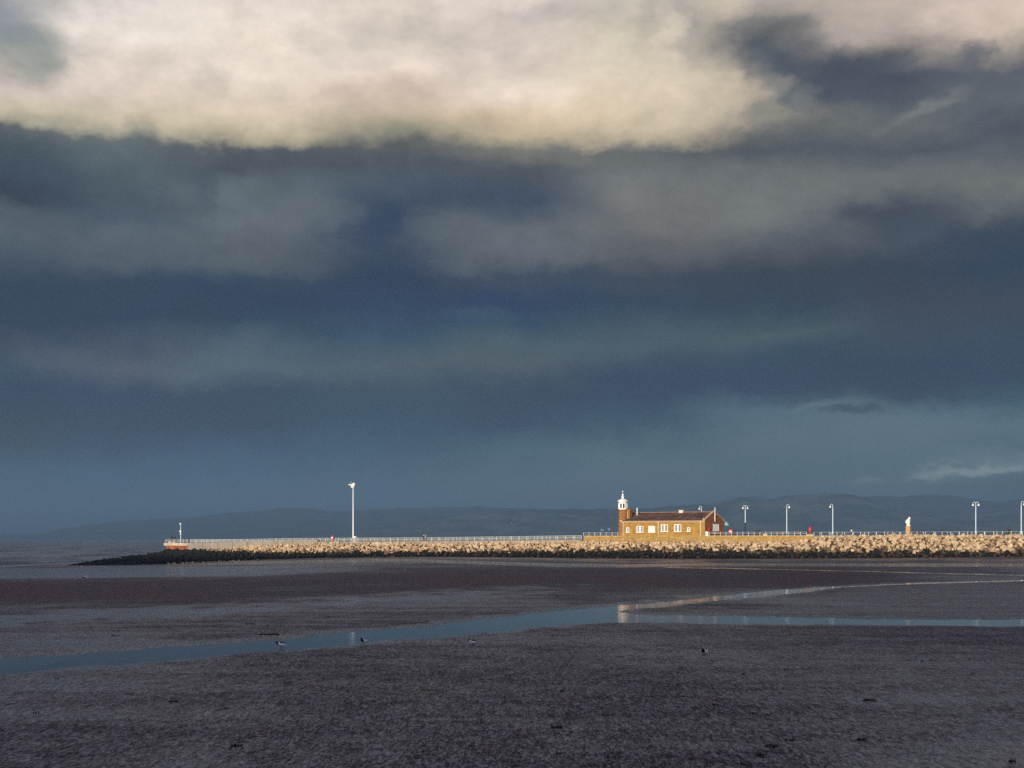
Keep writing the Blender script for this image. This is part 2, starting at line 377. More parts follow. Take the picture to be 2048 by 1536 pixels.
# ------------------------------------------------------------------ hills across the bay
def hill_mat(name, a, b):
    m, nt, p = nt_mat(name)
    tc = N(nt, 'ShaderNodeTexCoord')
    no = N(nt, 'ShaderNodeTexNoise', inp={'Scale': .0035, 'Detail': 8.0, 'Roughness': .65}); L(nt, tc.outputs['Object'], no.inputs['Vector'])
    L(nt, mixc(nt, smooth(nt, no.outputs[0], .4, .6), a, b), p.inputs['Base Color']); p.inputs['Roughness'].default_value = .95
    p.inputs['Specular IOR Level'].default_value = .1
    return m
M['hill'] = hill_mat('moorland', (.030, .044, .042), (.075, .090, .080))
M['near_hill'] = hill_mat('wooded_hill', (.075, .105, .092), (.17, .20, .165))
def hill(name, outline, Y, depth, rough, seed, mat='hill'):
    xs = np.linspace(outline[0][0], outline[-1][0], 420)
    top = np.interp(xs, [a for a, b in outline], [b for a, b in outline])
    prof = [(-1, 0), (-.8, .2), (-.6, .42), (-.4, .64), (-.22, .84), (-.1, .95), (0, 1), (.15, .96), (.4, .7), (.7, .35), (1, 0)]
    mb = MB(); vs = []
    for a, hfrac in prof:
        for i, px in enumerate(xs):
            y = Y+a*depth
            h = (1077-top[i])/F*Y+EYE
            x = (px-1024)/F*Y
            nz = mnoise.fractal(Vector((x/Y*26, a*2.5, seed)), 1.0, 2.0, 6)
            nb = mnoise.fractal(Vector((x/Y*230, a*9, seed+3)), .8, 2.1, 3)
            z = h*hfrac+(nz*.10*h+nb*rough)*(hfrac*(1-hfrac)*3+.18*hfrac) + nb*rough*.7*hfrac
            vs.append((x, y, max(z, -.5) if hfrac > 0 else -.5))
    n = len(xs)
    mb.add(vs, [(j*n+i, j*n+i+1, (j+1)*n+i+1, (j+1)*n+i) for j in range(len(prof)-1) for i in range(n-1)])
    return structure(mb.build(name, M[mat], smooth=True))
hill('hill_ridge', [(-700,1068),(-300,1071),(0,1067),(100,1069),(150,1060),(190,1048),(250,1041),(300,1038),(390,1034),(450,1026),(520,1021),(560,1016),(600,1016),(650,1021),(700,1021),(760,1018),(820,1016),(900,1014),(950,1013),(1000,1016),(1100,1018),(1300,1016),(1500,1020),(1800,1060)], 13500, 2200, 6, 1.0)
hill('hill_foreland', [(690,1079),(720,1066),(770,1050),(850,1038),(900,1031),(950,1024),(1000,1020),(1060,1019),(1240,1019),(1300,1017),(1340,1012),(1400,1008),(1420,1006),(1440,1002),(1460,996),(1475,993.5),(1490,994),(1520,996),(1535,999),(1552,998),(1572,991),(1600,989),(1640,986.5),(1680,987),(1700,989),(1720,994),(1740,1001),(1760,1008),(1790,1016),(1830,1023),(1870,1029),(1900,1031),(1940,1029),(1990,1023),(2020,1020),(2048,1020),(2200,1012),(2400,1024),(2700,1060)], 8600, 1500, 7, 5.0, 'near_hill')
hill('hill_fell', [(1400,1040),(1550,1015),(1700,995),(1760,991),(1800,994),(1850,989),(1900,990),(1950,998),(2000,1003),(2048,998),(2150,984),(2300,980),(2600,1000),(2900,1050)], 12200, 1300, 5, 9.0)

# ------------------------------------------------------------------ armour rocks
CREST = [(-100,1097),(380,1097),(440,1096),(500,1090),(560,1086.5),(650,1084),(900,1083.5),(1100,1081.5),(1165,1081),(1240,1081.5),(1450,1081.5),(1560,1080.5),(1600,1079.5),(1618,1076),(1645,1069.5),(1820,1067.5),(2048,1067),(2400,1066)]
tA, tB = tpx(333), tpx(2150)
def crest_at(px): return zpx(interp(px, CREST), Yat(px))
def hull(seed, n=13):
    import bmesh
    r = random.Random(seed); bm = bmesh.new()
    sx, sy, sz = r.uniform(.85, 1.25), r.uniform(.75, 1.1), r.uniform(.65, .95)
    for i in range(n):
        v = Vector((r.gauss(0, 1), r.gauss(0, 1), r.gauss(0, 1))).normalized()*r.uniform(.85, 1.05)
        bm.verts.new((v.x*sx, v.y*sy, v.z*sz))
    g = bmesh.ops.convex_hull(bm, input=bm.verts)
    bmesh.ops.delete(bm, geom=[v for v in bm.verts if not v.link_faces], context='VERTS')
    bm.verts.index_update()
    out = ([v.co.copy() for v in bm.verts], [[v.index for v in f.verts] for f in bm.faces]); bm.free(); return out
HULLS = [hull(i) for i in range(14)]
pale, dark, indiv = MB(), MB(), []
def put(mb, p, r, k=None, mi=0):
    k = random.randrange(len(HULLS)) if k is None else k
    R = Matrix.Rotation(random.uniform(0, 6.28), 3, 'Z') @ Matrix.Rotation(random.gauss(0, .5), 3, 'X')
    mb.add([R @ v * r + p for v in HULLS[k][0]], HULLS[k][1], mi)
t = tA
rowsp = .76
PXI = 1872
core_f, core_t = [], []
while t < tB:
    c = W(t, 0); px = 1024+F*c[0]/c[1]
    zc = crest_at(px)-.55; 
    # toe where the slope meets the sand
    oc = -1.2 if px < 1620 else -.2
    o = oc; z = zc
    for _ in range(40):
        q = W(t, o); zs = float(base_z(*q)); o = oc-1.35*(zc-zs)
    zt = zs; run = oc-o; Ls = math.hypot(run, zc-zt)
    core_f.append((t, oc, zc-.25, o, zt-.6))
    if px < 375:
        zweed = 99
    else:
        zweed = EYE + interp(px, [(375,-3.3),(440,-3.75),(500,-4.1),(560,-4.3),(700,-4.05),(1000,-3.55),(1450,-3.0),(2048,-2.95),(2400,-2.8)])
    ns = int(Ls/rowsp)+1
    for s in range(-1, ns+1):
        f = (s+random.uniform(-.3, .3))/max(ns, 1)
        oo = oc+(o-oc)*f; zz = zc+(zt-zc)*f
        if f < 0: zz = zc-.1
        tt = t+random.uniform(-.45, .45)
        r = random.uniform(.36, .68)*(1.0 if random.random() < .82 else 1.4)
        if f > .97: r *= .7
        pt = Vector((*W(tt, oo), zz+random.uniform(-.12, .22)))
        isdark = zz < zweed+random.gauss(0, .22)
        if isdark: put(dark, pt, r*.92)
        elif px > PXI: indiv.append((pt, r, random.random() < max(0, 1-(zz-zweed)/1.1)*.75))
        else: put(pale, pt, r, None, 1 if random.random() < max(0, 1-(zz-zweed)/1.1)*.75 else 0)
    t += .84
# the weedy tail of rubble running out from the pier head into the water
TAIL = [(128,1130.5),(150,1127),(200,1120),(260,1111),(300,1106),(333,1102),(380,1101),(430,1101.5)]
for i in range(1500):
    px = random.uniform(126, 440); cy = interp(px, TAIL); toe = interp(px, [(126,1131),(260,1130.5),(333,1129),(440,1124)])
    o = 0 if px > 333 else 0
    Yc = interp(px, [(126,452),(333,448),(440,Yat(440))])
    f = random.random()
    Yr = Yc-f*14*(toe-cy)/28; py = cy+(toe-cy)*f*.98
    x = (px-1024)/F*Yr; z = zpx(py, Yr)-.35
    put(dark, Vector((x, Yr, z)), random.uniform(.5, .85)*min(1, .35+(toe-cy)/14))
    if random.random() < .5:   # the far flank
        g = random.random()
        Yb = Yc+g*10; xb = (px-1024)/F*Yb; put(dark, Vector((xb, Yb, zpx(cy, Yc)-.5-g*5)), random.uniform(.5, .8))
for i in range(60):            # pale stones washed clean at the toe
    px = random.uniform(335, 520); py = interp(px, [(335,1128.5),(420,1126),(520,1121.5)])+random.uniform(-1.2, .4)
    g = ground(px, py); put(pale, Vector((g[0], g[1]-.5, g[2]+.1)), random.uniform(.2, .5))
o = pale.build('boulders', [M['rock'], M['stained_rock']]); o['kind'] = 'stuff'; tag(o, 'pale sunlit limestone boulders heaped along the jetty slope', 'boulders')
o = dark.build('weedy_boulders', M['dark_rock']); o['kind'] = 'stuff'; tag(o, 'black seaweed covered boulders along the foot of the jetty', 'boulders')
bm_meshes = []
for mt_ in ('rock', 'stained_rock'):
  for k, (hv, hf) in enumerate(HULLS):
    b = MB(); b.add(hv, hf); ob = b.build('boulder', M[mt_]); bm_meshes.append(ob.data); bpy.data.objects.remove(ob)
print('individual boulders', len(indiv))
for p_, r_, st_ in indiv:
    ob = bpy.data.objects.new('boulder', bm_meshes[random.randrange(len(HULLS))+(len(HULLS) if st_ else 0)]); COL.objects.link(ob)
    ob.location = p_; ob.scale = (r_, r_, r_); ob.rotation_euler = (random.gauss(0, .5), 0, random.uniform(0, 6.28))
    tag(ob, 'angular boulder on the jetty slope below the rightmost double arm lamp post', 'boulder', 'boulders heaped below the last double lamp')

# ------------------------------------------------------------------ jetty body (core, deck)
jet = thing('jetty', 'long stone jetty carrying the station building, lamps and railings', 'jetty', (0, 0, 0))
mb = MB()
n = len(core_f)
vsl = [(*W(a[0], a[1]+.4), a[2]) for a in core_f]+[(*W(a[0], a[3]), a[4]) for a in core_f]
mb.add(vsl, [(i, i+1, n+i+1, n+i) for i in range(n-1)])
mb.build('core', M['rubble'], jet)
DK = [(333,-1.45),(380,-1.42),(440,-1.42),(500,-1.3),(560,-1.12),(650,-.98),(900,-.75),(1100,-.42),(1164,-.30)]
def deck_z(px): return EYE+(interp(px, DK) if px < 1165 else .66)
WID = 15.0
mb = MB()
def strip(pxs, zs, o0, o1, dz0=7.0):
    ts = [tpx(p) for p in pxs]; k = len(ts); v = []
    for t, z in zip(ts, zs): v += [(*W(t, o0), z), (*W(t, o1), z), (*W(t, o1), z-dz0), (*W(t, o0), z-dz0)]
    f = [(4*i+a, 4*(i+1)+a, 4*(i+1)+(a+1) % 4, 4*i+(a+1) % 4) for i in range(k-1) for a in range(4)]+[(0, 1, 2, 3), (4*k-1, 4*k-2, 4*k-3, 4*k-4)]
    mb.add(v, f)
pl = [379, 400, 440, 500, 560, 650, 775, 900, 1000, 1100, 1164.5]
strip(pl, [deck_z(p) for p in pl], -.95, WID, 6.5)
mb.build('deck', M['deck'], jet)
mb = MB(); strip([1166, 1400, 1800, 2300], [EYE+.66]*4, .32, 34, 6.0); mb.build('terrace_deck', M['deck'], jet)

# terrace retaining wall and its kerb
tw = thing('retaining_wall', 'low ochre sandstone wall holding up the terrace beside and below the building', 'wall', (*P0, EYE), RZ)
t0, t1 = tpx(1168), tpx(1625)
mb = MB(); mb.box(((t0+t1)/2, .14, -1.2), (t1-t0, .36, 3.5)); mb.build('wall', M['base_stone'], tw)
mb = MB(); mb.box(((t0+t1)/2, .13, .62), (t1-t0+.1, .46, .16)); mb.build('coping', M['coping'], tw)
# pale concrete wave wall on the low arm
ww = thing('wave_wall', 'pale concrete wall rising along the low outer arm of the jetty', 'wall', (0, 0, 0))
WTOP = [(384,1087.5),(440,1085.3),(500,1082.6),(560,1080.3),(640,1079.2)]
mb = MB(); pxs = np.linspace(380, 640, 27); v = []
for px in pxs:
    t = tpx(px); Yw = W(t, -.9)[1]; z = zpx(interp(px, WTOP), Yw)
    v += [(*W(t, -1.05), z), (*W(t, -.75), z), (*W(t, -.75), z-3.2), (*W(t, -1.05), z-3.2)]
k = len(pxs)
mb.add(v, [(4*i+a, 4*(i+1)+a, 4*(i+1)+(a+1) % 4, 4*i+(a+1) % 4) for i in range(k-1) for a in range(4)]+[(0, 1, 2, 3), (4*k-1, 4*k-2, 4*k-3, 4*k-4)])
mb.build('wall', M['concrete_grey'], ww)
mb = MB()
for i in range(0, 27, 3):
    px = pxs[i]; t = tpx(px); Yw = W(t, -.9)[1]; z = zpx(interp(px, WTOP), Yw)
    mb.box((*W(t, -1.07), z-1.2), (.07, .05, 2.3), RZ)
mb.build('joint_groove', M['dark_plastic'], ww)

# pier head: concrete cap on rusty sheet piles
zh = EYE-1.42
h0, h1 = tpx(333.5), tpx(379)
ph = thing('pier_head', 'square concrete platform on rust brown sheet piles at the seaward tip of the jetty', 'pier', (*W((h0+h1)/2, 0), zh), RZ)
hw = h1-h0
mb = MB(); mb.box((0, 6, -.42), (hw+.5, 14, .84)); mb.build('cap', M['concrete'], ph)
mb = MB(); mb.box((tpx(345.5, 3)-(h0+h1)/2, 3.0, .215), (2.7, 1.3, .45)); mb.build('step', M['concrete'], ph)
mb = MB(); v = []; nn = int(hw/.35)
prof = []
for i in range(nn+1):
    x = -hw/2+hw*i/nn; prof.append((x, -.55 if (i//2) % 2 else -.2))
for x, yy in prof: v += [(x, yy, -.84), (x, yy, -5.5)]
mb.add(v, [(2*i, 2*i+2, 2*i+3, 2*i+1) for i in range(nn)])
mb.box((0, 6.4, -3.2), (hw-.2, 12.6, 4.7))
mb.build('sheet_piles', M['rust'], ph)

# ------------------------------------------------------------------ railings
def railing(name, label, pts, h, step, nrail, bars=False, r=.028, group=None, mat='rail_paint'):
    pts = [Vector(p) for p in pts]
    root = thing(name, label, 'railing', pts[0], 0.0, group); org = pts[0]
    seg = [(pts[i+1]-pts[i]).length for i in range(len(pts)-1)]; tot = sum(seg)
    def at(s):
        for i, l in enumerate(seg):
            if s <= l or i == len(seg)-1: return pts[i].lerp(pts[i+1], min(s/l, 1))-org
            s -= l
    n = max(1, round(tot/step)); post = None
    n_named = n+1
    over = max(0, n_named-100)
    rest = MB()
    for i in range(n+1):
        q = at(tot*i/n)
        if i >= 100: rest.box((q.x, q.y, q.z+h/2), (.1, .1, h), RZ); continue
        if post is None:
            b = MB(); b.box((0, 0, h/2), (.1, .1, h)); post = b.build('post', M[mat], root, loc=q, rz=RZ)
        else:
            d = post.copy(); COL.objects.link(d); d.parent = root; d.location = q
    if over: rest.build('post', M[mat], root)['kind'] = 'stuff'
    for k in range(nrail):
        b = MB(); z = h-.04-k*(h-.12)/max(nrail, 1)
        corner = [Vector(p)-org+Vector((0, 0, z)) for p in pts]
        b.tube(corner, r, 6); b.build('rail', M[mat], root)
    if bars:
        b = MB(); m_ = int(tot/.165)
        for i in range(m_):
            q = at(tot*(i+.5)/m_); b.box((q.x, q.y, q.z+h*.52), (.035, .035, h*.86), RZ)
        b.build('railing_bars', M['bar_paint'], root)['kind'] = 'stuff'
    return root
def J(px, o, z): return (*W(tpx(px, o), o), z)
railing('railing', 'long pale railing of close upright bars along the low outer arm of the jetty', [J(p, .5, deck_z(p)) for p in (381,440,500,560,650,775,900,1000,1100,1163)], 1.12, 2.4, 2, True, .035)
railing('railing', 'white two bar railing on the terrace between the low arm and the lantern tower', [J(1167, .25, EYE+.70), J(1236, .25, EYE+.70)], .86, 1.6, 2)
railing('railing', 'white two bar railing on the terrace from the gable end to the oval red lifebuoy', [J(1419, .25, EYE+.70), J(1613, .25, EYE+.70)], .88, 1.45, 2)
railing('railing', 'white post railing along the near edge of the jetty past the oval lifebuoy', [J(1628, .5, EYE+.66), J(2150, .5, EYE+.66)], .88, 1.9, 1, False, .012)
railing('railing', 'white post railing along the far edge of the jetty behind the statue', [J(1640, 26, EYE+.66), J(2150, 26, EYE+.66)], .95, 2.9, 1, False, .012)
hx = hw/2
def H(x, y): 
    c, s = math.cos(RZ), math.sin(RZ); q = ph.location
    return (q.x+x*c-y*s, q.y+x*s+y*c, zh)
railing('railing', 'pale railing round the square platform at the tip of the jetty', [H(hx, 12), H(-hx, 12), H(-hx, -.7), H(hx, -.7)], 1.15, 1.9, 3)
railing('railing', 'pale railing along the far edge of the low outer arm', [J(p, WID-.3, deck_z(p)) for p in (400,500,650,900,1150)], 1.12, 3.0, 2)

# ------------------------------------------------------------------ station building with lantern tower
bz = EYE+.66
B = thing('station_building', 'long ochre sandstone station with brown tiled roof and a white lantern tower', 'building', (*P0, bz), RZ)
bl, br_ = tpx(1241), tpx(1410)
BW = 10.9
EV = 3.78; RI = 5.92
mb = MB(); mb.box(((bl+br_)/2, BW/2, EV/2-.5), (br_-bl, BW, EV+1.0)); mb.build('wall', M['sandstone'], B)
mb = MB(); mb.box(((bl+br_)/2+.05, BW/2, -.55), (br_-bl+.34, BW+.5, 1.35)); mb.build('wall_base', M['base_stone'], B)
for nm, x0, x1, mt in (('gable', br_-.45, br_+.012, 'gable_stone'), ('gable', bl-.012, bl+.45, 'gable_stone')):
    mb = MB(); b0, b1 = (-.004, BW+.004)
    pr = [(b0+.0, 0.14), (b1, 0.14), (b1, EV+.02), (BW/2, RI+.02), (b0, EV+.02)]
    vv = [(x0, y, z) for y, z in pr]+[(x1, y, z) for y, z in pr]; q = 5
    if nm: mb.add(vv, [tuple(range(q)), tuple(range(2*q-1, q-1, -1))]+[(k, k+q, (k+1) % q+q, (k+1) % q) for k in range(q)])
    g = mb.build('gable', M[mt], B)
    mb = MB()                       # coping on the gable
    for y0, z0, y1, z1 in ((-.28, EV-.02, BW/2, RI+.16), (BW/2, RI+.16, BW+.28, EV-.02)):
        vv = [(x, y, z+d) for x in (x0-.1, x1+.09) for y, z in ((y0, z0), (y1, z1)) for d in (0, .2)]
        mb.add(vv, [(0, 1, 3, 2), (4, 6, 7, 5), (0, 4, 5, 1), (2, 3, 7, 6), (0, 2, 6, 4), (1, 5, 7, 3)])
    mb.build('coping', M['coping'], g)
# pale quoin at the corner where wall meets gable
mb = MB(); mb.box((br_-.28, -.012, EV/2), (.52, .05, EV-.1)); mb.build('quoin', M['sandstone'], B)
# roof: two slopes of tile courses
rf_m = MB(); x0, x1 = bl+.46, br_-.46; nC = 26
for side in (0, 1):
    for i in range(nC):
        a, b = i/nC, (i+1)/nC
        e0y = -.38+(BW/2+.38)*a; e1y = -.38+(BW/2+.38)*b
        e0z = EV-.04+(RI-EV+.06)*a; e1z = EV-.04+(RI-EV+.06)*b
        if side: e0y, e1y = BW-e0y, BW-e1y
        rf_m.add([(x0, e0y, e0z+.05), (x1, e0y, e0z+.05), (x1, e1y, e1z), (x0, e1y, e1z), (x0, e0y, e0z-.02), (x1, e0y, e0z-.02)], [(0, 1, 2, 3), (0, 4, 5, 1)])
roof = rf_m.build('roof', M['tile'], B)
mb = MB(); mb.tube([(x0, BW/2, RI+.04), (x1, BW/2, RI+.04)], .14, 8); mb.build('ridge', M['ridge'], roof)
mb = MB(); xx = tpx(1348)-.55; mb.box((xx, BW/2-.15, RI+.18), (1.05, .8, .62)); mb.box((xx, BW/2-.15, RI+.55), (1.2, .95, .1)); mb.build('vent_box', M['flue'], roof)
mb = MB(); xf = tpx(1271)-1.5; mb.tube([(xf, 3.7, RI-.9), (xf, 3.7, RI+.95)], .13, 10); mb.lathe([(.2, 0), (.2, .22), (.05, .3)], (xf, 3.7, RI+.95), 10); mb.build('flue', M['white_paint'], roof)
# eaves band, gutter
mb = MB(); mb.box(((bl+br_)/2, -.06, EV-.22), (br_-bl-.1, .14, .16)); nD = 46
for i in range(nD): mb.box((bl+.3+(br_-bl-.6)*i/(nD-1), -.05, EV-.38), (.2, .1, .12))
mb.build('cornice', M['coping'], B)
mb = MB(); mb.tube([(bl+.3, -.42, EV-.08), (br_-.1, -.42, EV-.08)], .075, 8); mb.build('gutter', M['coping'], B)
mb = MB(); mb.box(((bl+br_)/2, -.02, EV-.52), (br_-bl-.1, .05, .1)); mb.build('string_course', M['ridge'], B)
for px in (1246.8, 1317.2, 1401.6):
    x = tpx(px); mb = MB(); mb.tube([(x, -.14, .12), (x, -.14, EV-.5), (x, -.36, EV-.12)], .085, 8); mb.box((x, -.14, EV-.42), (.3, .24, .22)); mb.build('downpipe', M['flue'], B)
# windows in the long wall
def window(px0, px1, y0, y1, leaves, blind=False):
    Yw = Yat((px0+px1)/2)
    xa, xb = tpx(px0), tpx(px1); za, zb = zpx(y1, Yw)-bz, zpx(y0, Yw)-bz
    w, h = xb-xa, zb-za; cx, cz = (xa+xb)/2, (za+zb)/2
    f = MB(); fr = .2
    f.box((xa+fr/2, -.07, cz), (fr, .16, h)); f.box((xb-fr/2*.8, -.07, cz), (fr*.8, .16, h))
    f.box((cx, -.075, zb-.09), (w-2*fr+.04, .15, .18)); f.box((cx, -.09, za+.1), (w+.16, .22, .2))
    if leaves == 2: f.box((cx, -.068, cz), (.34, .14, h-.3))
    o = f.build('window', M['white_paint'], B)
    g = MB(); g.box((cx, -.012, cz), (w-.2, .05, h-.2)); g.build('pane', M['blind' if blind else 'glass'], o)
    s = MB()
    cells = [(xa+fr, cx-.17), (cx+.17, xb-fr*.8)] if leaves == 2 else [(xa+fr, xb-fr*.8)]
    for a, b in cells:
        for k in range(1, 3 if leaves == 2 else 2):
            s.box(((a+b)/2, -.05, za+.2+(h-.38)*k/(3 if leaves == 2 else 2)), (b-a, .05, .06))
        s.box(((a+b)/2, -.052, cz), (.05, .056, h-.38))
        s.box((a+.03, -.05, cz), (.06, .05, h-.38)); s.box((b-.03, -.05, cz), (.06, .05, h-.38))
    s.build('glazing_bars', M['white_paint'], o)
window(1253, 1259, 1055, 1065.3, 1)
window(1273.6, 1287, 1052.3, 1065.3, 2)
window(1297, 1310.5, 1052, 1065.3, 2, True)
window(1322.3, 1336, 1049, 1063.7, 2)
window(1349, 1363, 1048.7, 1063.7, 2)
window(1375, 1381, 1054.6, 1063.7, 1)
# gable end: tall white double window, flagpole, small red box
def on_gable(px):              # y coordinate on the gable of a photo column
    k = (px-1024)/F; a = P0[0]+DX*br_; b = P0[1]+DY*br_
    return (k*b-a)/(OX-k*OY)
for pa, pb in ((1425.6, 1430.2), (1431.8, 1437)):
    ya, yb = on_gable(pa), on_gable(pb); Yg = W(br_, (ya+yb)/2)[1]
    za, zb = zpx(1062.5, Yg)-bz, zpx(1048, Yg)-bz
    f = MB(); cy, cz = (ya+yb)/2, (za+zb)/2; w, h = yb-ya, zb-za
    for yy in (ya+.12, yb-.12): f.box((br_+.07, yy, cz), (.16, .24, h))
    f.box((br_+.068, cy, zb-.1), (.15, w-.4, .2)); f.box((br_+.08, cy, za+.1), (.2, w+.1, .2)); f.box((br_+.066, cy, cz), (.1, .1, h-.3))
    o = f.build('window', M['white_paint'], B)
    g = MB(); g.box((br_+.05, cy+.06, cz), (.1, w-.42, h-.3)); g.build('shutter', M['white_paint'], o)
    g = MB(); g.box((br_+.03, ya-.14, cz), (.08, .3, h-.1)); g.build('pane', M['glass'], o)
yp = on_gable(1428.3); Yg = W(br_, yp)[1]
mb = MB(); za, zb = zpx(1043, Yg)-bz, zpx(1017, Yg)-bz
mb.tube([(br_+.22, yp, za), (br_+.22, yp, zb)], [.12, .09], 10); mb.lathe([(.05, 0), (.14, .08), (.14, .2), (.03, .3)], (br_+.22, yp, zb), 10)
mb.tube([(br_+.22, yp, zpx(1031, Yg)-bz), (br_+.25, yp+.75, zpx(1028.5, Yg)-bz)], .09, 8); mb.build('flagpole', M['white_paint'], B)
mb = MB(); yq = on_gable(1418.3); mb.box((br_+.12, yq, zpx(1058.5, Yg)-bz), (.2, .55, .75)); mb.build('wall_box', M['red_paint'], B)
# small finial at the eaves corner
mb = MB(); mb.lathe([(.22, 0), (.22, .18), (.1, .3), (.16, .45), (.02, .6)], (br_-.3, -.2, EV+.1), 8); mb.build('eaves_finial', M['coping'], B)
# brick chimney behind the tower
mb = MB(); xc = tpx(1259, 1.6); Yc = W(xc, 1.6)[1]; zt = zpx(1020.5, Yc)-bz
mb.box((xc-.25, 2.0, (EV+zt)/2), (.95, 1.3, zt-EV+.4)); ch = mb.build('chimney', M['tower_stone'], B)
mb = MB(); mb.box((xc-.25, 2.0, zt+.28), (1.25, 1.6, .2)); mb.build('chimney_cap', M['gable_stone'], ch)
mb = MB(); mb.box((xc-.55, 1.32, (EV+zt)/2+.1), (.34, .06, zt-EV)); mb.build('chimney_quoin', M['coping'], ch)
# tower
xt = tpx(1245.4, .9); Yt = W(xt, .9)[1]; PT = PI/8
T = lambda y: zpx(y, Yt)-bz
mb = MB(); mb.lathe([(1.12, -.6), (1.12, T(1021.5))], (xt, .95, 0), 8, ph=PT); tow = mb.build('tower', M['tower_stone'], B)
mb = MB(); mb.lathe([(1.14, T(1021.5)), (1.28, T(1021)), (1.28, T(1019.6)), (1.1, T(1019.2))], (xt, .95, 0), 8, ph=PT); mb.build('tower_cornice', M['gable_stone'], tow)
lan = MB(); c = (xt, .95, 0)
lan.lathe([(1.08, T(1019.3)), (1.08, T(1016.6)), (1.0, T(1016.2))], c, 8, ph=PT)
lan.lathe([(1.02, T(1007.4)), (1.08, T(1007)), (1.08, T(1004.6)), (1.2, T(1004))], c, 8, ph=PT)
for k in range(8):
    a = 2*PI*k/8+PT; lan.box((xt+1.0*math.cos(a), .95+1.0*math.sin(a), T(1011.8)), (.26, .26, T(1006.8)-T(1016.8)), a)
ln = lan.build('lantern', M['white_paint'], B)
mb = MB(); mb.lathe([(.86, T(1016.5)), (.86, T(1007))], c, 8, ph=PT); mb.build('lantern_glass', M['glass'], ln)
mb = MB(); mb.lathe([(1.16, T(1004.2)), (1.34, T(1003.4)), (1.34, T(1001.9)), (1.2, T(1000.6)), (.98, T(999.4)), (.62, T(998.2)), (.36, T(997.4)), (.30, T(996.4)),
   (.30, T(993.4)), (.38, T(993)), (.30, T(992.2)), (.12, T(991.6)), (.14, T(991.2))], c, 24); mb.build('lantern_dome', M['white_paint'], ln, smooth=True)
mb = MB(); mb.lathe([(.05, T(991.6)), (.22, T(991)), (.29, T(989.6)), (.22, T(988.2)), (.06, T(987.6)), (.04, T(984.4)), (.13, T(983.6)), (.15, T(982.6)), (.05, T(981.2))], c, 12); mb.build('finial', M['white_paint'], ln, smooth=True)

# ------------------------------------------------------------------ lamps
def lamp(arms, loc, H_, label, group='swan neck lamp posts along the jetty', rz=RZ):
    root = thing('lamp_post', label, 'lamp post', loc, rz, group)
    b = MB(); b.tube([(0, 0, 0), (0, 0, 1.0), (0, 0, 1.02), (0, 0, H_*.86), (0, 0, H_*.865), (0, 0, H_-.3)], [.17, .17, .125, .11, .085, .075], 10)
    b.build('pole', M['blue_white'], root, smooth=True)
    for s in arms:
        b = MB(); pts = [(0, 0, H_-.35)]+[(s*(.31-.31*math.cos(a)), 0, H_-.32+.32*math.sin(a)) for a in np.linspace(.05, PI-.1, 9)]
        b.tube(pts, .05, 8); b.build('arm', M['blue_white'], root, smooth=True)
        b = MB(); b.lathe([(.05, .52), (.09, .5), (.12, .38), (.21, .2), (.26, .03), (.24, 0), (.05, .02)], (s*.62, 0, H_-.86), 14); b.build('lamp_shade', M['white_paint'], root, smooth=True)
    return root
LT = EYE+8.12
def lamp_at(px, arms, o, lab):
    z = EYE+.66; return lamp(arms, (*W(tpx(px, o), o), z), LT-z+interp(o, [(0, 0), (30, .35)]), lab)
lamp_at(1403, (-1,), 13, 'white single arm lamp rising behind the tiled roof of the station')
l_ = lamp_at(1490.5, (-1, 1), 12, 'white double arm lamp with shade painted on its lower pole, nearest the gable end')
b = MB(); b.tube([(0, 0, .02), (0, 0, 1.1), (0, 0, 1.15), (0, 0, 3.25), (0, 0, 3.3)], [.2, .2, .15, .14, .1], 12); b.build('painted_pole_shade', M['dark_plastic'], l_)  # dark tube standing in for the shadow on the lower pole
lamp_at(1573.5, (1,), 6, 'white single arm lamp between the double lamp and the oval red lifebuoy')
lamp_at(1665.5, (-1,), 6, 'white single arm lamp just past the oval red lifebuoy')
lamp_at(1951.5, (-1, 1), 6, 'white double arm lamp above the pale boulders past the bird statue')
lamp_at(2042.5, (1,), 6, 'white single arm lamp cut off by the picture edge beyond the double lamp')

# tall mast with fittings
px = 706.3; o_ = 3.0; t = tpx(px, o_); Ym = W(t, o_)[1]; zb = deck_z(px); zt = zpx(975.5, Ym)
ms = thing('mast', 'tall slim white mast with a cluster of white floodlights and thin rods on top', 'mast', (*W(t, o_), zb), 0)
u = Ym/F                                       # metres per photo pixel here
hz = zt-zb
mb = MB(); mb.tube([(0, 0, 0), (0, 0, 1.6), (0, 0, hz)], [.26, .2, .15], 12); mb.build('pole', M['white_paint'], ms, smooth=True)
mb = MB(); mb.tube([(-8.2*u, 0, hz+5.8*u), (-6.5*u, 0, hz+5.5*u), (-1.0*u, .1, hz+5.8*u), (1.2*u, .1, hz+6.6*u)], [.22, .17, .2, .32], 8); mb.box((-8.0*u, 0, hz+6.3*u), (2.0*u, .3, 1.9*u)); mb.build('floodlight_arm', M['white_paint'], ms)
mb = MB(); mb.tube([(.2*u, 0, hz-.3*u), (.6*u, -.1, hz+3*u), (1.6*u, -.2, hz+7.5*u), (2.4*u, -.2, hz+9.6*u)], [.2, .36, .46, .28], 10); mb.build('floodlight', M['white_paint'], ms)
mb = MB(); mb.tube([(-2.8*u, -.1, hz+.3*u), (-2.6*u, -.1, hz+3.4*u), (-2.2*u, 0, hz+5.4*u)], [.26, .28, .1], 10); mb.build('hanging_lamp', M['white_paint'], ms)
for dx, hh in ((-2.6, 12.8), (-5.3, 11.0)):
    mb = MB(); mb.tube([(dx*u, 0, hz+5.5*u), (dx*u, 0, hz+hh*u)], .035, 6); mb.build('rod', M['blue_white'], ms)
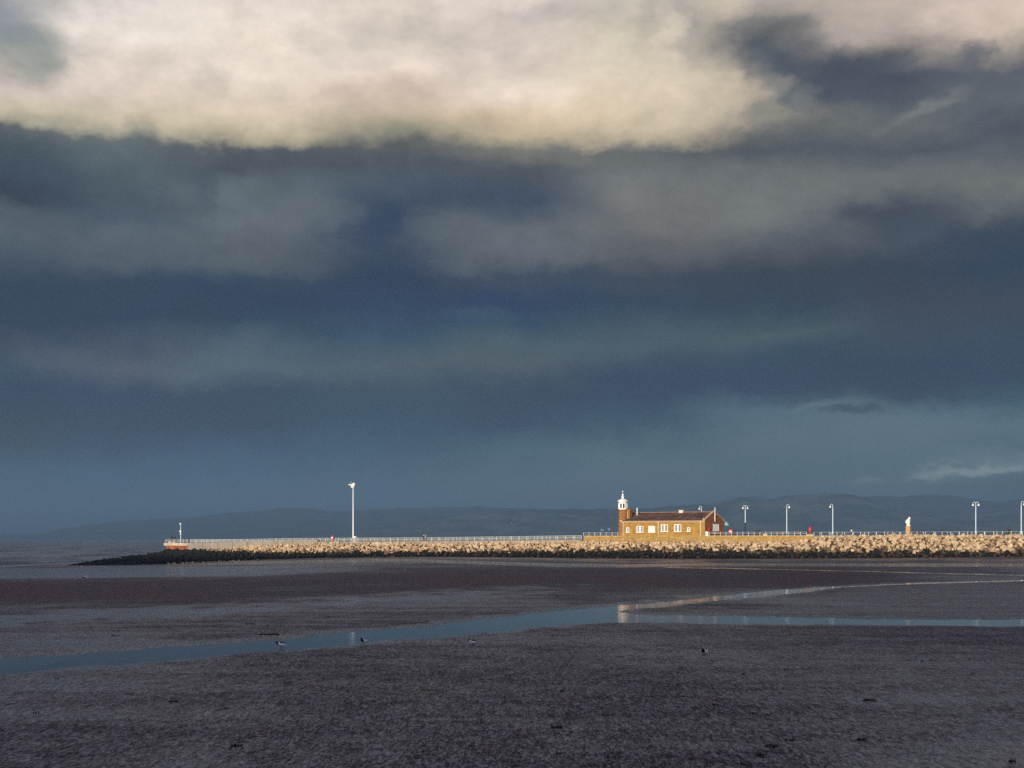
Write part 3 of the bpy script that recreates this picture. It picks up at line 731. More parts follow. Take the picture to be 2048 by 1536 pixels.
cb = thing('cabinet', 'white metal cabinet on the jetty at the foot of the tall mast', 'cabinet', (*W(tpx(710.2, 1.5), 1.5), deck_z(710)), RZ)
mb = MB(); mb.box((0, 0, .75), (.75, .5, 1.5)); mb.build('body', M['white_paint'], cb)
mb = MB(); mb.box((0, 0, 1.54), (.85, .6, .08)); mb.build('lid', M['white_paint'], cb)
mb = MB(); mb.box((.02, -.265, .75), (.6, .03, 1.25)); mb.build('door', M['rail_paint'], cb)
# beacon post on the pier head
px = 361.3; t = tpx(px, 1.5); Yb = W(t, 1.5)[1]; u = Yb/F
bc = thing('beacon_post', 'slim white navigation light post on the pier head platform', 'beacon', (*W(t, 1.5), zh), 0)
zt = zpx(1049, Yb)-zh
mb = MB(); mb.tube([(0, 0, 0), (0, 0, zt*.4), (0, 0, zt)], [.13, .11, .10], 10); mb.build('pole', M['blue_white'], bc)
mb = MB(); mb.lathe([(.1, 0), (.25, .1), (.27, .35), (.2, .55), (.05, .65)], (-.05, 0, zt-.1), 12); mb.build('light', M['white_paint'], bc, smooth=True)
mb = MB(); zz = zpx(1063, Yb)-zh; mb.lathe([(.12, -.3), (.27, -.25), (.27, .2), (.12, .3)], (-.04, 0, zz), 10); mb.box((-.25, 0, zz+.2), (.3, .16, .2)); mb.build('collar', M['white_paint'], bc)
mb = MB(); zz = zpx(1067.5, Yb)-zh; mb.lathe([(.12, -.3), (.2, -.2), (.2, .2), (.12, .3)], (0, 0, zz), 10); mb.build('junction_box', M['white_paint'], bc)

# lifebuoy stands
def lifebuoy_stand(px, o, label, zd, sc=1.0):
    r = thing('lifebuoy_stand', label, 'lifebuoy stand', (*W(tpx(px, o), o), zd), RZ)
    b = MB()
    for x in (-.36, .36): b.box((x, 0, .55*sc), (.09, .09, 1.1*sc))
    b.build('post', M['red_paint'], r)
    b = MB(); b.lathe([(.36, 0), (.5, .02), (.53, .1), (.5, .18), (.36, .2)], (0, 0, 0), 20)
    o1 = b.build('housing', M['red_paint'], r, smooth=False); o1.rotation_euler = (PI/2, 0, 0); o1.location = (0, .06, 1.1*sc)
    b = MB(); b.box((0, -.2, 1.02*sc), (.62, .06, .38)); b.build('notice', M['white_paint'], r)
    return r
lifebuoy_stand(1461.3, .9, 'red lifebuoy stand with white panel behind the terrace railing by the gable', EYE+.66)
lifebuoy_stand(665, -.2, 'red lifebuoy stand with white panel on the low arm near the mast', deck_z(665), 1.16)
r = thing('lifebuoy_stand', 'red oval lifebuoy case on a red post at the end of the terrace railing', 'lifebuoy stand', (*W(tpx(1620, .5), .5), EYE+.74), RZ)
b = MB(); b.tube([(0, 0, 0), (0, 0, .95)], [.1, .09], 8); b.build('post', M['red_paint'], r)
b = MB(); b.lathe([(.04, 0), (.2, .12), (.33, .4), (.36, .65), (.33, .95), (.2, 1.2), (.04, 1.32)], (0, 0, .72), 16); b.build('case', M['red_paint'], r, smooth=True)
b = MB(); b.box((0, 0, .18), (1.6, .5, .3)); tag(b.build('stone_block', M['cream_block'], None, loc=(*W(tpx(1620, .95), .95), EYE+.66), rz=RZ), 'cream stone block under the oval red lifebuoy', 'block')

# bins, benches, blocks
def bin_(px, o, label, mat, w, h):
    r = thing('litter_bin', label, 'bin', (*W(tpx(px, o), o), EYE+.66), RZ)
    b = MB(); b.box((0, 0, h*.36), (w*.86, w*.7, h*.72)); b.build('body', mat, r)
    b = MB(); b.box((0, 0, h*.9), (w*1.05, w*.85, h*.2)); b.build('lid', mat, r)
    b = MB()
    for x in (-w*.42, w*.42): b.box((x, 0, h*.76), (.07, w*.5, h*.12))
    b.build('lid_post', mat, r)
    return r
bin_(1515.3, 1.1, 'dark litter bin with a wide lid behind the terrace railing', M['dark_plastic'], 1.05, 1.3)
r = thing('litter_bin', 'dark twin litter bin with two raised necks beside the red lifebuoy stand', 'bin', (*W(tpx(1469.5, 1.2), 1.2), EYE+.66), RZ)
for x in (-.27, .27):
    b = MB(); b.lathe([(.2, 0), (.22, .1), (.24, .85), (.2, .95), (.12, 1.1), (.1, 1.36), (.05, 1.4)], (x, 0, 0), 10); b.build('drum', M['dark_plastic'], r)
b = MB(); b.box((0, 0, .75), (.5, .2, .35)); b.build('bracket', M['dark_plastic'], r)
r = thing('drum_bin', 'white round bin at the foot of the gable corner', 'bin', (*W(tpx(1414, -.05), -.05), EYE+.60), 0)
b = MB(); b.lathe([(.34, 0), (.40, .1), (.43, .9), (.45, .92), (.45, 1.0), (.41, 1.02)], (0, 0, 0), 18); b.build('body', M['white_paint'], r)
b = MB(); b.lathe([(.44, 0), (.42, .05), (.3, .12), (.05, .15)], (0, 0, 1.025), 18); b.build('lid', M['white_paint'], r)
def bench(px, o, w, label):
    r = thing('bench', label, 'bench', (*W(tpx(px, o), o), EYE+.66), RZ)
    b = MB()
    for k in range(3): b.box((0, -.2+.16*k, .44), (w, .13, .05))
    b.build('seat', M['wood'], r)
    b = MB()
    for k in range(3): b.box((0, .24+.03*k, .58+.14*k), (w, .04, .11))
    b.build('backrest', M['wood'], r)
    for x in (-w*.42, w*.42):
        b = MB(); b.box((x, -.15, .21), (.07, .07, .42)); b.box((x, .2, .42), (.07, .07, .84)); b.box((x, .02, .39), (.06, .4, .05)); b.build('leg', M['dark_plastic'], r)
    return r
bench(1430, 1.6, 2.2, 'brown bench below the white gable window behind the railing')
bench(1563, 1.8, 1.7, 'brown bench behind the railing before the single arm lamp')
bench(1597, 1.8, 1.2, 'short brown bench behind the railing near the oval lifebuoy')
b = MB(); b.box((0, 0, .21), (1.05, .5, .42)); b.box((0, 0, .45), (.9, .4, .06))
tag(b.build('stone_block', M['cream_block'], None, loc=(*W(tpx(1531, .9), .9), EYE+.66), rz=RZ), 'cream stone block behind the terrace railing beside the dark bin', 'block')
# parasol behind the gable
xo = 13.2; r = thing('parasol', 'pale teal parasol on a white pole peeping from behind the gable end', 'parasol', (*W(tpx(1447.3, xo), xo), EYE+.66), 0)
Yp = r.location.y; T2 = lambda y: zpx(y, Yp)-(EYE+.66); u = Yp/F
b = MB(); b.tube([(0, 0, 0), (0, 0, T2(1038))], .07, 8); b.build('pole', M['white_paint'], r)
b = MB(); n8 = 8; R_ = 11.5*u; zl = T2(1051); zt_ = T2(1037.5)
vv = [(0, 0, zt_)]+[(R_*math.cos(2*PI*k/n8), R_*math.sin(2*PI*k/n8), T2(1048.8)) for k in range(n8)]+[(R_*math.cos(2*PI*k/n8), R_*math.sin(2*PI*k/n8), zl) for k in range(n8)]
vv += [(0, 0, zt_-.06)]+[(R_*.98*math.cos(2*PI*k/n8), R_*.98*math.sin(2*PI*k/n8), T2(1049.3)) for k in range(n8)]
b.add(vv, [(0, 1+k, 1+(k+1) % n8) for k in range(n8)]+[(1+k, 9+k, 9+(k+1) % n8, 1+(k+1) % n8) for k in range(n8)]+[(17, 18+(k+1) % n8, 18+k) for k in range(n8)])
b.build('canopy', M['teal'], r)

# statue: a stone bird on a plinth
o_ = 2.5; t = tpx(1816.8, o_); Ys_ = W(t, o_)[1]; u = Ys_/F; zb = EYE+.66
st = thing('statue', 'white carved stone bird sculpture on a square brown sandstone plinth', 'statue', (*W(t, o_), zb), RZ)
ztop = zpx(1052.3, Ys_)-zb
mb = MB()
for z0, z1, w0, w1 in ((0, .12, 1.15, 1.1), (.12, ztop-.02, .98, .9)):
    v = [(sx*w/2, sy*w/2, z) for z, w in ((z0, w0), (z1, w1)) for sx, sy in ((-1, -1), (1, -1), (1, 1), (-1, 1))]
    mb.add(v, [(0, 1, 2, 3), (4, 5, 6, 7)]+[(k, (k+1) % 4, (k+1) % 4+4, k+4) for k in range(4)])
mb.build('plinth', M['plinth'], st)
mb = MB(); mb.lathe([(.42, ztop), (.46, ztop+.1), (.40, ztop+.42)], (0, 0, 0), 10); mb.build('base', M['statue'], st)
def ell(c, rx, ry, n=12, tilt=0.0): return [(c[0]+rx*math.cos(2*PI*k/n), c[1]+ry*math.sin(2*PI*k/n), c[2]+tilt*math.cos(2*PI*k/n)) for k in range(n)]
z0 = ztop+.38
rings = [ell((-.02, 0, z0), .30, .26), ell((-.08, 0, z0+.25), .40, .32, tilt=.05), ell((-.12, 0, z0+.6), .50, .36, tilt=.08), ell((-.10, 0, z0+.9), .50, .36, tilt=.05), ell((0, 0, z0+1.1), .38, .3, tilt=-.06),
  ell((.12, 0, z0+1.24), .24, .22, tilt=-.1), ell((.19, 0, z0+1.38), .19, .19), ell((.21, 0, z0+1.52), .23, .2), ell((.2, 0, z0+1.66), .17, .17), ell((.17, 0, z0+1.74), .06, .07)]
mb = MB(); mb.loft(rings); mb.tube([(.34, 0, z0+1.56), (.46, -.02, z0+1.42), (.44, -.03, z0+1.25)], [.09, .07, .03], 8)
mb.tube([(-.5, -.1, z0+.95), (-.52, -.16, z0+.5), (-.3, -.12, z0+.05)], [.1, .14, .06], 8)
mb.build('figure', M['statue'], st, smooth=True)

# ------------------------------------------------------------------ people
def skin_mesh(name, verts, edges, mat, parent, lev=2):
    me = bpy.data.meshes.new(name); me.from_pydata([v[0] for v in verts], edges, [])
    o = bpy.data.objects.new(name, me); COL.objects.link(o)
    sm = o.modifiers.new('Skin', 'SKIN'); sb = o.modifiers.new('Sub', 'SUBSURF'); sb.levels = lev; sb.render_levels = lev
    for i, v in enumerate(verts):
        me.skin_vertices[0].data[i].radius = (v[1], v[1]*(v[2] if len(v) > 2 else 1)); me.skin_vertices[0].data[i].use_root = (i == 0)
    dg = bpy.context.evaluated_depsgraph_get(); ev = o.evaluated_get(dg)
    m2 = bpy.data.meshes.new_from_object(ev); m2.materials.clear(); m2.materials.append(mat)
    m2.polygons.foreach_set('use_smooth', [True]*len(m2.polygons))
    bpy.data.objects.remove(o); n = bpy.data.objects.new(name, m2); COL.objects.link(n); n.parent = parent; return n
def person(loc, rz, label, coat, trouser, hair, h=1.7, walk=.12, group=None):
    r = thing('person', label, 'person', loc, rz, group); s = h/1.7
    V = lambda *p: (p[0]*s, p[1]*s, p[2]*s)
    body = [(V(0, 0, .92), .13), (V(0, 0, 1.15), .13), (V(0, 0, 1.36), .13), (V(0, .01, 1.47), .06), (V(0, -.01, 1.56), .085), (V(0, -.01, 1.64), .08),
      (V(-.18, 0, 1.37), .06), (V(-.24, .03, 1.12), .045), (V(-.22, -.08, .90), .035), (V(-.22, -.11, .80), .035),
      (V(.18, 0, 1.37), .06), (V(.24, -.03, 1.12), .045), (V(.22, -.1, .90), .035), (V(.22, -.13, .80), .035),
      (V(-.09, 0, .86), .09), (V(-.10, -walk*.6, .48), .065), (V(-.10, -walk*.4, .08), .045), (V(-.10, -walk*.4-.14, .04), .04),
      (V(.09, 0, .86), .09), (V(.10, walk*.3, .48), .065), (V(.10, walk*1.1, .09), .045), (V(.10, walk*1.1-.14, .04), .04)]
    E = [(0, 1), (1, 2), (2, 3), (3, 4), (4, 5), (2, 6), (6, 7), (7, 8), (8, 9), (2, 10), (10, 11), (11, 12), (12, 13), (0, 14), (14, 15), (15, 16), (16, 17), (0, 18), (18, 19), (19, 20), (20, 21)]
    skin_mesh('body', body, E, M['skin'], r)
    up = [(b[0], b[1]+.055) for b in (body[0], body[1], body[2], body[6], body[7], body[8], body[10], body[11], body[12])]
    skin_mesh('coat', up, [(0, 1), (1, 2), (2, 3), (3, 4), (4, 5), (2, 6), (6, 7), (7, 8)], coat, r)
    lo = [(body[0][0], .135)]+[(body[i][0], body[i][1]+.02) for i in (14, 15, 16, 18, 19, 20)]
    skin_mesh('trousers', lo, [(0, 1), (1, 2), (2, 3), (0, 4), (4, 5), (5, 6)], trouser, r)
    b = MB(); b.lathe([(.10, -.13), (.135, -.05), (.135, .04), (.11, .10), (.05, .135), (.01, .14)], V(0, .03, 1.62), 12); b.build('hair', hair, r, smooth=True)
    return r
def Pl(px, o): return W(tpx(px, o), o)
person((*Pl(847.4, -.15), deck_z(847)), .3, 'person in dark jacket with pale hair standing at the low arm railing', M['dark_cloth'], M['navy_cloth'], M['pale_hair'], 1.72)
person((*Pl(850.6, .05), deck_z(850)), -.4, 'person in grey coat walking beside the one in the dark jacket', M['grey_cloth'], M['grey_cloth'], M['pale_hair'], 1.76)
gp = 'people leaning at the tip of the jetty'
for px, lab, hh in ((341.9, 'person in dark clothes nearest the seaward corner of the platform', 1.72), (344.9, 'person in dark clothes in the middle of the three on the platform', 1.68), (349.2, 'person in dark clothes on the platform nearest the beacon post', 1.78)):
    person((*Pl(px, 3.0), zh+.45), .2, lab, M['dark_cloth'], M['dark_cloth'], M['dark_hair'], hh, .03, gp)
person((*Pl(1703, 5), EYE+.66), 1.2, 'person in a white top walking past the single arm lamp', M['white_cloth'], M['navy_cloth'], M['dark_hair'], 1.72)
person((*Pl(1884, 9), EYE+.66), .6, 'person in dark clothes behind the boulders past the statue', M['navy_cloth'], M['dark_cloth'], M['dark_hair'], 1.78)
person((*Pl(2018, 9), EYE+.66), -.6, 'person in dark clothes between the last two lamp posts', M['dark_cloth'], M['dark_cloth'], M['dark_hair'], 1.8)

# ------------------------------------------------------------------ birds
def wader(loc, rz, label, s=1.0, group=None, head_fwd=.0):
    b = MB(); n = 12; rings = []; ring_pos = []; FAT, DROP = 1.4, .045
    for x, z, ry, rzz in ((-.20, .155, .008, .006), (-.16, .16, .03, .022), (-.10, .165, .062, .055), (-.02, .16, .075, .068), (.05, .165, .07, .064), (.10, .185, .05, .05), (.13, .215, .034, .036), (.155, .24, .036, .036), (.18, .243, .03, .03), (.2, .24, .014, .014)):
        f_ = FAT if x < .12 else 1.15
        rings.append([(x*s, f_*ry*math.sin(2*PI*k/n)*s, (z-DROP+f_*rzz*math.cos(2*PI*k/n))*s) for k in range(n)]); ring_pos.append(x)
    for i in range(len(rings)-1):
        for k in range(n):
            up_ = math.cos(2*PI*(k+.5)/n); x = ring_pos[i]
            blk = up_ > .55 or x >= .10
            if x < .1 and x > .0 and up_ < .8: blk = False
            q = [rings[i][k], rings[i][(k+1) % n], rings[i+1][(k+1) % n], rings[i+1][k]]
            b.add(q, [(0, 1, 2, 3)], 1 if blk else 0)
    b.add(rings[0], [tuple(range(n))], 1); b.add(rings[-1], [tuple(range(n))], 1)
    b.tube([(.195*s, 0, .195*s), (.25*s, 0, .18*s), (.275*s, 0, .17*s)], [.009*s, .007*s, .003*s], 6, 2)
    for y in (-.025, .025):
        b.tube([(-.01*s, y*s, .08*s), (.0, y*s, .04*s), (-.01*s, y*s, .005*s)], [.011*s, .006*s, .006*s], 6, 2)
        b.tube([(-.02*s, y*s, .006*s), (.03*s, y*s, .004*s)], .006*s, 5, 2)
    o = b.build('wader', [M['feather_white'], M['feather_black'], M['bill']], None, smooth=True, loc=loc, rz=rz)
    return tag(o, label, 'bird', group)
def gz(px, py, dz=0):
    x, y, z = ground(px, py); return (x, y, z+dz)
wader(gz(562.5, 1292.5, -.06), PI+.15, 'black and white wader facing seaward in the shallow stream', 1.2)
wader(gz(727.5, 1285, -.05), -PI/2-.5, 'black and white wader facing the viewer at the lower bank of the stream', 1.15)
wader(gz(945.5, 1290), PI-.5, 'black and white wader on wet sand just below the wide stream', 1.15)
wader(gz(1409, 1309), -PI/2-.6, 'black and white wader alone on the sand in front of the station', 1.15)
def gull(loc, rz, label, s=1.0, group=None):
    b = MB(); n = 10; rr = []
    for x, z, ry, rzz in ((-.24, .19, .01, .008), (-.16, .19, .035, .025), (-.06, .18, .07, .065), (.04, .185, .07, .07), (.1, .22, .045, .045), (.14, .27, .036, .036), (.175, .285, .034, .034), (.2, .28, .012, .012)):
        rr.append([(x*s, ry*math.sin(2*PI*k/n)*s, (z+rzz*math.cos(2*PI*k/n))*s) for k in range(n)])
    b.loft(rr); b.tube([(.195*s, 0, .28*s), (.245*s, 0, .268*s)], [.01*s, .004*s], 5, 2)
    for y in (-.025, .025): b.tube([(0, y*s, .12*s), (0, y*s, .005)], .007*s, 5, 2)
    for y in (-1, 1): b.loft([[(x*s, (y*.066+.012*math.sin(a))*s, (.195+.035*math.cos(a)-abs(x)*.05)*s) for a in np.linspace(0, 2*PI, 7)[:-1]] for x in (-.24, -.1, .04)], 1)
    return tag(b.build('gull', [M['feather_white'], M['feather_grey'], M['bill']], None, smooth=True, loc=loc, rz=rz), label, 'bird', group)
gg = 'white gulls standing far off on the wet sand'
for px, py, lab, s in ((153, 1134, 'white gull at the water edge below the tip of the dark rocks', 1.7), (163.5, 1136, 'white gull on wet sand beside another below the rock tip', 1.7), (170, 1159.5, 'white gull alone on the flat sand farther down from the rock tip', 1.7),
    (286, 1131.5, 'white gull at the foot of the dark weedy rocks below the pier head', 1.2), (493, 1148.5, 'white gull on the sand below the wave wall', 1.2), (652, 1133, 'white gull on the wet strip below the lifebuoy and mast', 1.1), (809, 1146, 'white gull on brown sand below the pair of walkers', 1.7), (1342, 1136, 'white gull on the damp sand below the station windows', 1.1)):
    gull(gz(px, py), random.uniform(0, 6.28), lab, s, gg)
# a gull in flight
Yf = 250; b = MB(); n = 10
rr = [[(x, ry*math.sin(2*PI*k/n), z+ry*math.cos(2*PI*k/n)) for k in range(n)] for x, z, ry in ((-.3, .0, .015), (-.2, .0, .05), (0, 0, .09), (.14, .01, .07), (.22, .02, .05), (.28, .02, .04), (.31, .01, .01))]
b.loft(rr); b.tube([(.30, 0, .01), (.37, 0, -.005)], [.014, .004], 5, 2)
for s in (-1, 1):
    sec = [(0, .03, .16, .028), (.25, .16, .15, .02), (.55, .12, .12, .014), (.8, -.06, .03, .006)]
    b.loft([[(.04-.1*yy+c*math.cos(a), s*(.05+yy), z+th*math.sin(a)) for a in np.linspace(0, 2*PI, 9)[:-1]] for yy, z, c, th in sec], 1)
tag(b.build('gull', [M['feather_white'], M['feather_grey'], M['bill']], None, smooth=True, loc=((1024.5-1024)/F*Yf, Yf, zpx(1046.5, Yf)), rz=PI/2+2.5), 'gull in flight above the railing before the far hills', 'bird')

# ------------------------------------------------------------------ scraps on the sand
def scrap(px, py, wpx, label, group=None, hp=None):
    x, y, z = ground(px, py); u = y/F; w = wpx*u
    b = MB(); r = random.Random(int(px*7+py))
    k = max(3, int(wpx/3))
    for i in range(k):
        cx = (i/(k-1)-.5)*w*.85+r.uniform(-.05, .05)*w; hgt = r.uniform(.022, .05)*(1+w*.12)
        pts = [(cx-w*.12+r.uniform(-.1, .1)*w, r.uniform(-.3, .3)*w*.8, .01), (cx, r.uniform(-.2, .2)*w, hgt), (cx+w*.12+r.uniform(-.1, .1)*w, r.uniform(-.3, .3)*w*.8, .01)]
        rad = max(.022, w*.05)*r.uniform(.7, 1.3)
        b.tube(pts, [rad*.5, rad, rad*.5], 6)
    return tag(b.build('seaweed_clump', M['weed'], None, loc=(x, y, z-.005)), label, 'seaweed', group)
for px, py, w, lab in ((540, 1269.5, 34, 'longest dark seaweed clump, at the stream bank beside the standing wader'), (500, 1248.5, 17, 'reddish dark seaweed clump on the damp sand up from the long one'),
  (1541, 1492.5, 26, 'broad dark seaweed clump between two others near the lower edge'), (1579, 1481.5, 18, 'dark seaweed clump, the uppermost of three close together'), (1519, 1510.5, 17, 'dark seaweed clump, the lowest of three close together'),
  (1114, 1455.5, 24, 'thin dark seaweed strand by itself on rippled sand'), (474, 1493, 22, 'flat dark seaweed strand on the bluish rippled sand'), (347, 1404, 20, 'dark flat seaweed strand with a white shell some way beside it'),
  (1739, 1401, 28, 'straight dark stick of weed on the open sand'), (1506, 1428.5, 14, 'small humped seaweed clump up the sand from the three'), (72, 1427, 11, 'dark tuft of seaweed close to the picture edge on rippled sand'),
  (968, 1267.5, 11, 'dark seaweed tuft just behind the wader below the stream'), (654, 1234.5, 14, 'thin dark seaweed strip on the drained bank above the stream'), (1724, 1480.5, 18, 'faint dark seaweed strip right of the trio of clumps'), (2024, 1524.5, 15, 'dark seaweed clump in the lowest corner of the sand')):
    scrap(px, py, w, lab)
sg = 'small scraps of seaweed on the sand'; sl = 'small dark scrap of seaweed lying on the bare sand'
for px, py, w in ((59,1247.5,13),(232,1262.5,15),(231,1272,17),(248,1255.5,8),(266,1247,9),(276,1252.5,4),(316,1256,8),(332,1240,6),(260,1389.5,13),(122,1212.5,9),(392,1199.5,9),(487,1199.5,6),(327,1183.5,6),(114,1358.5,9),(912,1303.5,6),
  (1110,1260.5,12),(1104,1273,6),(1844,1323.5,6),(1196,1152.5,8),(1829,1152.5,9),(1124,1382.5,6),(1118,1507.5,11),(1471,1446,9),(1985,1124.5,6),(1653,1245,4),(1170,1288,4),(1430,1410,12),(575,1365.5,14),(450,1418,10),(700,1436,7),(1008,1303,7),(985,1310,5),(1356,1370,8),(1486,1349,7),(1570,1340,6)):
    scrap(px, py, w, sl, sg)
def shell(px, py, s, label):
    b = MB(); b.lathe([(.05, 0), (.9, .02), (1, .12), (.8, .3), (.4, .45), (.05, .5)], (0, 0, 0), 12, sc=(1, .7))
    x, y, z = ground(px, py); o = b.build('shell', M['shell'], None, smooth=True, loc=(x, y, z)); o.scale = (s, s, s); tag(o, label, 'shell')
shell(496, 1416.5, .045, 'white shell on rippled sand, largest of the pale shells'); shell(1024, 1345, .05, 'white shell on the sand in the middle of the beach'); shell(1394, 1489.5, .03, 'tiny cream shell near the lower edge before the trio of weed'); shell(305, 1397, .03, 'tiny white shell beside the flat seaweed strand'); shell(1030, 1357, .028, 'tiny pale shell just down from the white shell mid beach')

# ------------------------------------------------------------------ far houses across the bay
fg = 'white houses on the far shore'
def hill_pt(px, py, Y): return ((px-1024)/F*Y, Y, zpx(py, Y))
for px, py, Y, w in ((1937,1041.5,8350,24),(1945,1041.5,8350,22),(1988,1042,8350,18),(1996,1042,8350,14),(1770.5,1055,7600,22),(1486,1054,7600,16),(1204,1059.5,7400,16),(1218,1058,7400,12),(1967,1039.5,8350,12)):
    r = thing('house', 'tiny white house on the dark hillside across the bay', 'house', hill_pt(px, py, Y), random.uniform(-.2, .2), fg)
    r.location.z -= 6
    b = MB(); b.box((0, 0, 4), (w, 10, 12)); b.build('wall', M['far_house'], r)
    b = MB(); v = [(-w/2-.5, -5.5, 10), (w/2+.5, -5.5, 10), (w/2+.5, 5.5, 10), (-w/2-.5, 5.5, 10), (-w/2, 0, 13), (w/2, 0, 13)]
    b.add(v, [(0, 1, 5, 4), (2, 3, 4, 5), (0, 4, 3), (1, 2, 5)]); b.build('roof', M['far_roof'], r)

# ------------------------------------------------------------------ unseen terrace added behind the camera, roofline set to shade the beach
SUN_EL = math.radians(4.0); sx, sy = -.36, -.933
HT = 5.2+400*math.tan(SUN_EL)
sf = thing('added_shade_terrace', 'tall unseen terrace added behind the viewer to shade the beach', 'building', (-108, -28, 0), RZ)
Lx0, Lx1 = -330, 190
mb = MB(); mb.box(((Lx0+Lx1)/2, -9, (HT-7.6)/2+1), (Lx1-Lx0, 14, HT-9.6)); mb.build('wall', M['terrace'], sf)  # wall of the added shade terrace
mb = MB(); mb.add([(x, y, z) for x, e in ((Lx0, -1.55), (Lx1, .9)) for y, z in ((-1.6, HT-5.2+e), (-9, HT+e), (-16.4, HT-5.2+e))], [(0, 1, 4, 3), (1, 2, 5, 4), (0, 2, 1), (3, 4, 5), (0, 3, 5, 2)]); mb.build('roof', M['slate'], sf)  # roof of the added shade terrace

# ------------------------------------------------------------------ haze
b = MB(); b.box((0, 9700, 230), (25000, 20200, 472))
hz_ = b.build('haze', []); hz_['kind'] = 'stuff'; hz_['label'] = 'thin blue sea haze over the bay'
m = bpy.data.materials.new('sea_haze'); m.use_nodes = True; nt = m.node_tree; nt.nodes.clear()
out = nt.nodes.new('ShaderNodeOutputMaterial'); pv = nt.nodes.new('ShaderNodeVolumePrincipled')
pv.inputs['Color'].default_value = (.35, .565, .815, 1); pv.inputs['Density'].default_value = HZD; pv.inputs['Anisotropy'].default_value = .25
L(nt, pv.outputs[0], out.inputs['Volume']); hz_.data.materials.clear(); hz_.data.materials.append(m)

# ------------------------------------------------------------------ sky
wd = bpy.data.worlds.new('World'); S.world = wd; wd.use_nodes = True; nt = wd.node_tree; nt.nodes.clear()
out = N(nt, 'ShaderNodeOutputWorld'); bg = N(nt, 'ShaderNodeBackground'); BGS = .1; bg.inputs[1].default_value = BGS; L(nt, bg.outputs[0], out.inputs[0])
sk = N(nt, 'ShaderNodeTexSky'); sk.sky_type = 'NISHITA'; sk.sun_disc = False; sk.sun_elevation = SUN_EL; sk.sun_rotation = math.atan2(sx, sy)
tc = N(nt, 'ShaderNodeTexCoord'); sp = N(nt, 'ShaderNodeSeparateXYZ'); L(nt, tc.outputs['Generated'], sp.inputs[0])
az = mathn(nt, 'ARCTAN2', sp.outputs[0], sp.outputs[1])
hyp = mathn(nt, 'SQRT', mathn(nt, 'ADD', mathn(nt, 'MULTIPLY', sp.outputs[0], sp.outputs[0]), mathn(nt, 'MULTIPLY', sp.outputs[1], sp.outputs[1])))
v = mathn(nt, 'MINIMUM', mathn(nt, 'DIVIDE', sp.outputs[2], mathn(nt, 'MAXIMUM', hyp, 1e-4)), 4.0)
uvc = N(nt, 'ShaderNodeCombineXYZ'); L(nt, az, uvc.inputs[0]); L(nt, v, uvc.inputs[1])
def wn(scale, det, sxx, rough=.55, off=0.0):
    mpn = N(nt, 'ShaderNodeMapping'); mpn.inputs['Scale'].default_value = (sxx, 1, 1); mpn.inputs['Location'].default_value = (off, off*.7, off); L(nt, uvc.outputs[0], mpn.inputs[0])
    n_ = N(nt, 'ShaderNodeTexNoise', inp={'Scale': scale, 'Detail': det, 'Roughness': rough}); L(nt, mpn.outputs[0], n_.inputs['Vector']); return n_
nA = wn(9, 8, .62, .6); nB = wn(30, 7, .75, .62, 3.1)
def warp(amt_a, amt_b):
    a = N(nt, 'ShaderNodeVectorMath', operation='SUBTRACT'); L(nt, nA.outputs['Color'], a.inputs[0]); a.inputs[1].default_value = (.5, .5, .5)
    a2 = N(nt, 'ShaderNodeVectorMath', operation='MULTIPLY'); L(nt, a.outputs[0], a2.inputs[0]); a2.inputs[1].default_value = amt_a
    b = N(nt, 'ShaderNodeVectorMath', operation='SUBTRACT'); L(nt, nB.outputs['Color'], b.inputs[0]); b.inputs[1].default_value = (.5, .5, .5)
    b2 = N(nt, 'ShaderNodeVectorMath', operation='MULTIPLY'); L(nt, b.outputs[0], b2.inputs[0]); b2.inputs[1].default_value = amt_b
    s = N(nt, 'ShaderNodeVectorMath', operation='ADD'); L(nt, a2.outputs[0], s.inputs[0]); L(nt, b2.outputs[0], s.inputs[1])
    w = N(nt, 'ShaderNodeVectorMath', operation='ADD'); L(nt, uvc.outputs[0], w.inputs[0]); L(nt, s.outputs[0], w.inputs[1]); return w.outputs[0]
wp = warp((.10, .050, 0), (.05, .026, 0))
ws = N(nt, 'ShaderNodeSeparateXYZ'); L(nt, wp, ws.inputs[0]); wu, wv_ = ws.outputs[0], ws.outputs[1]
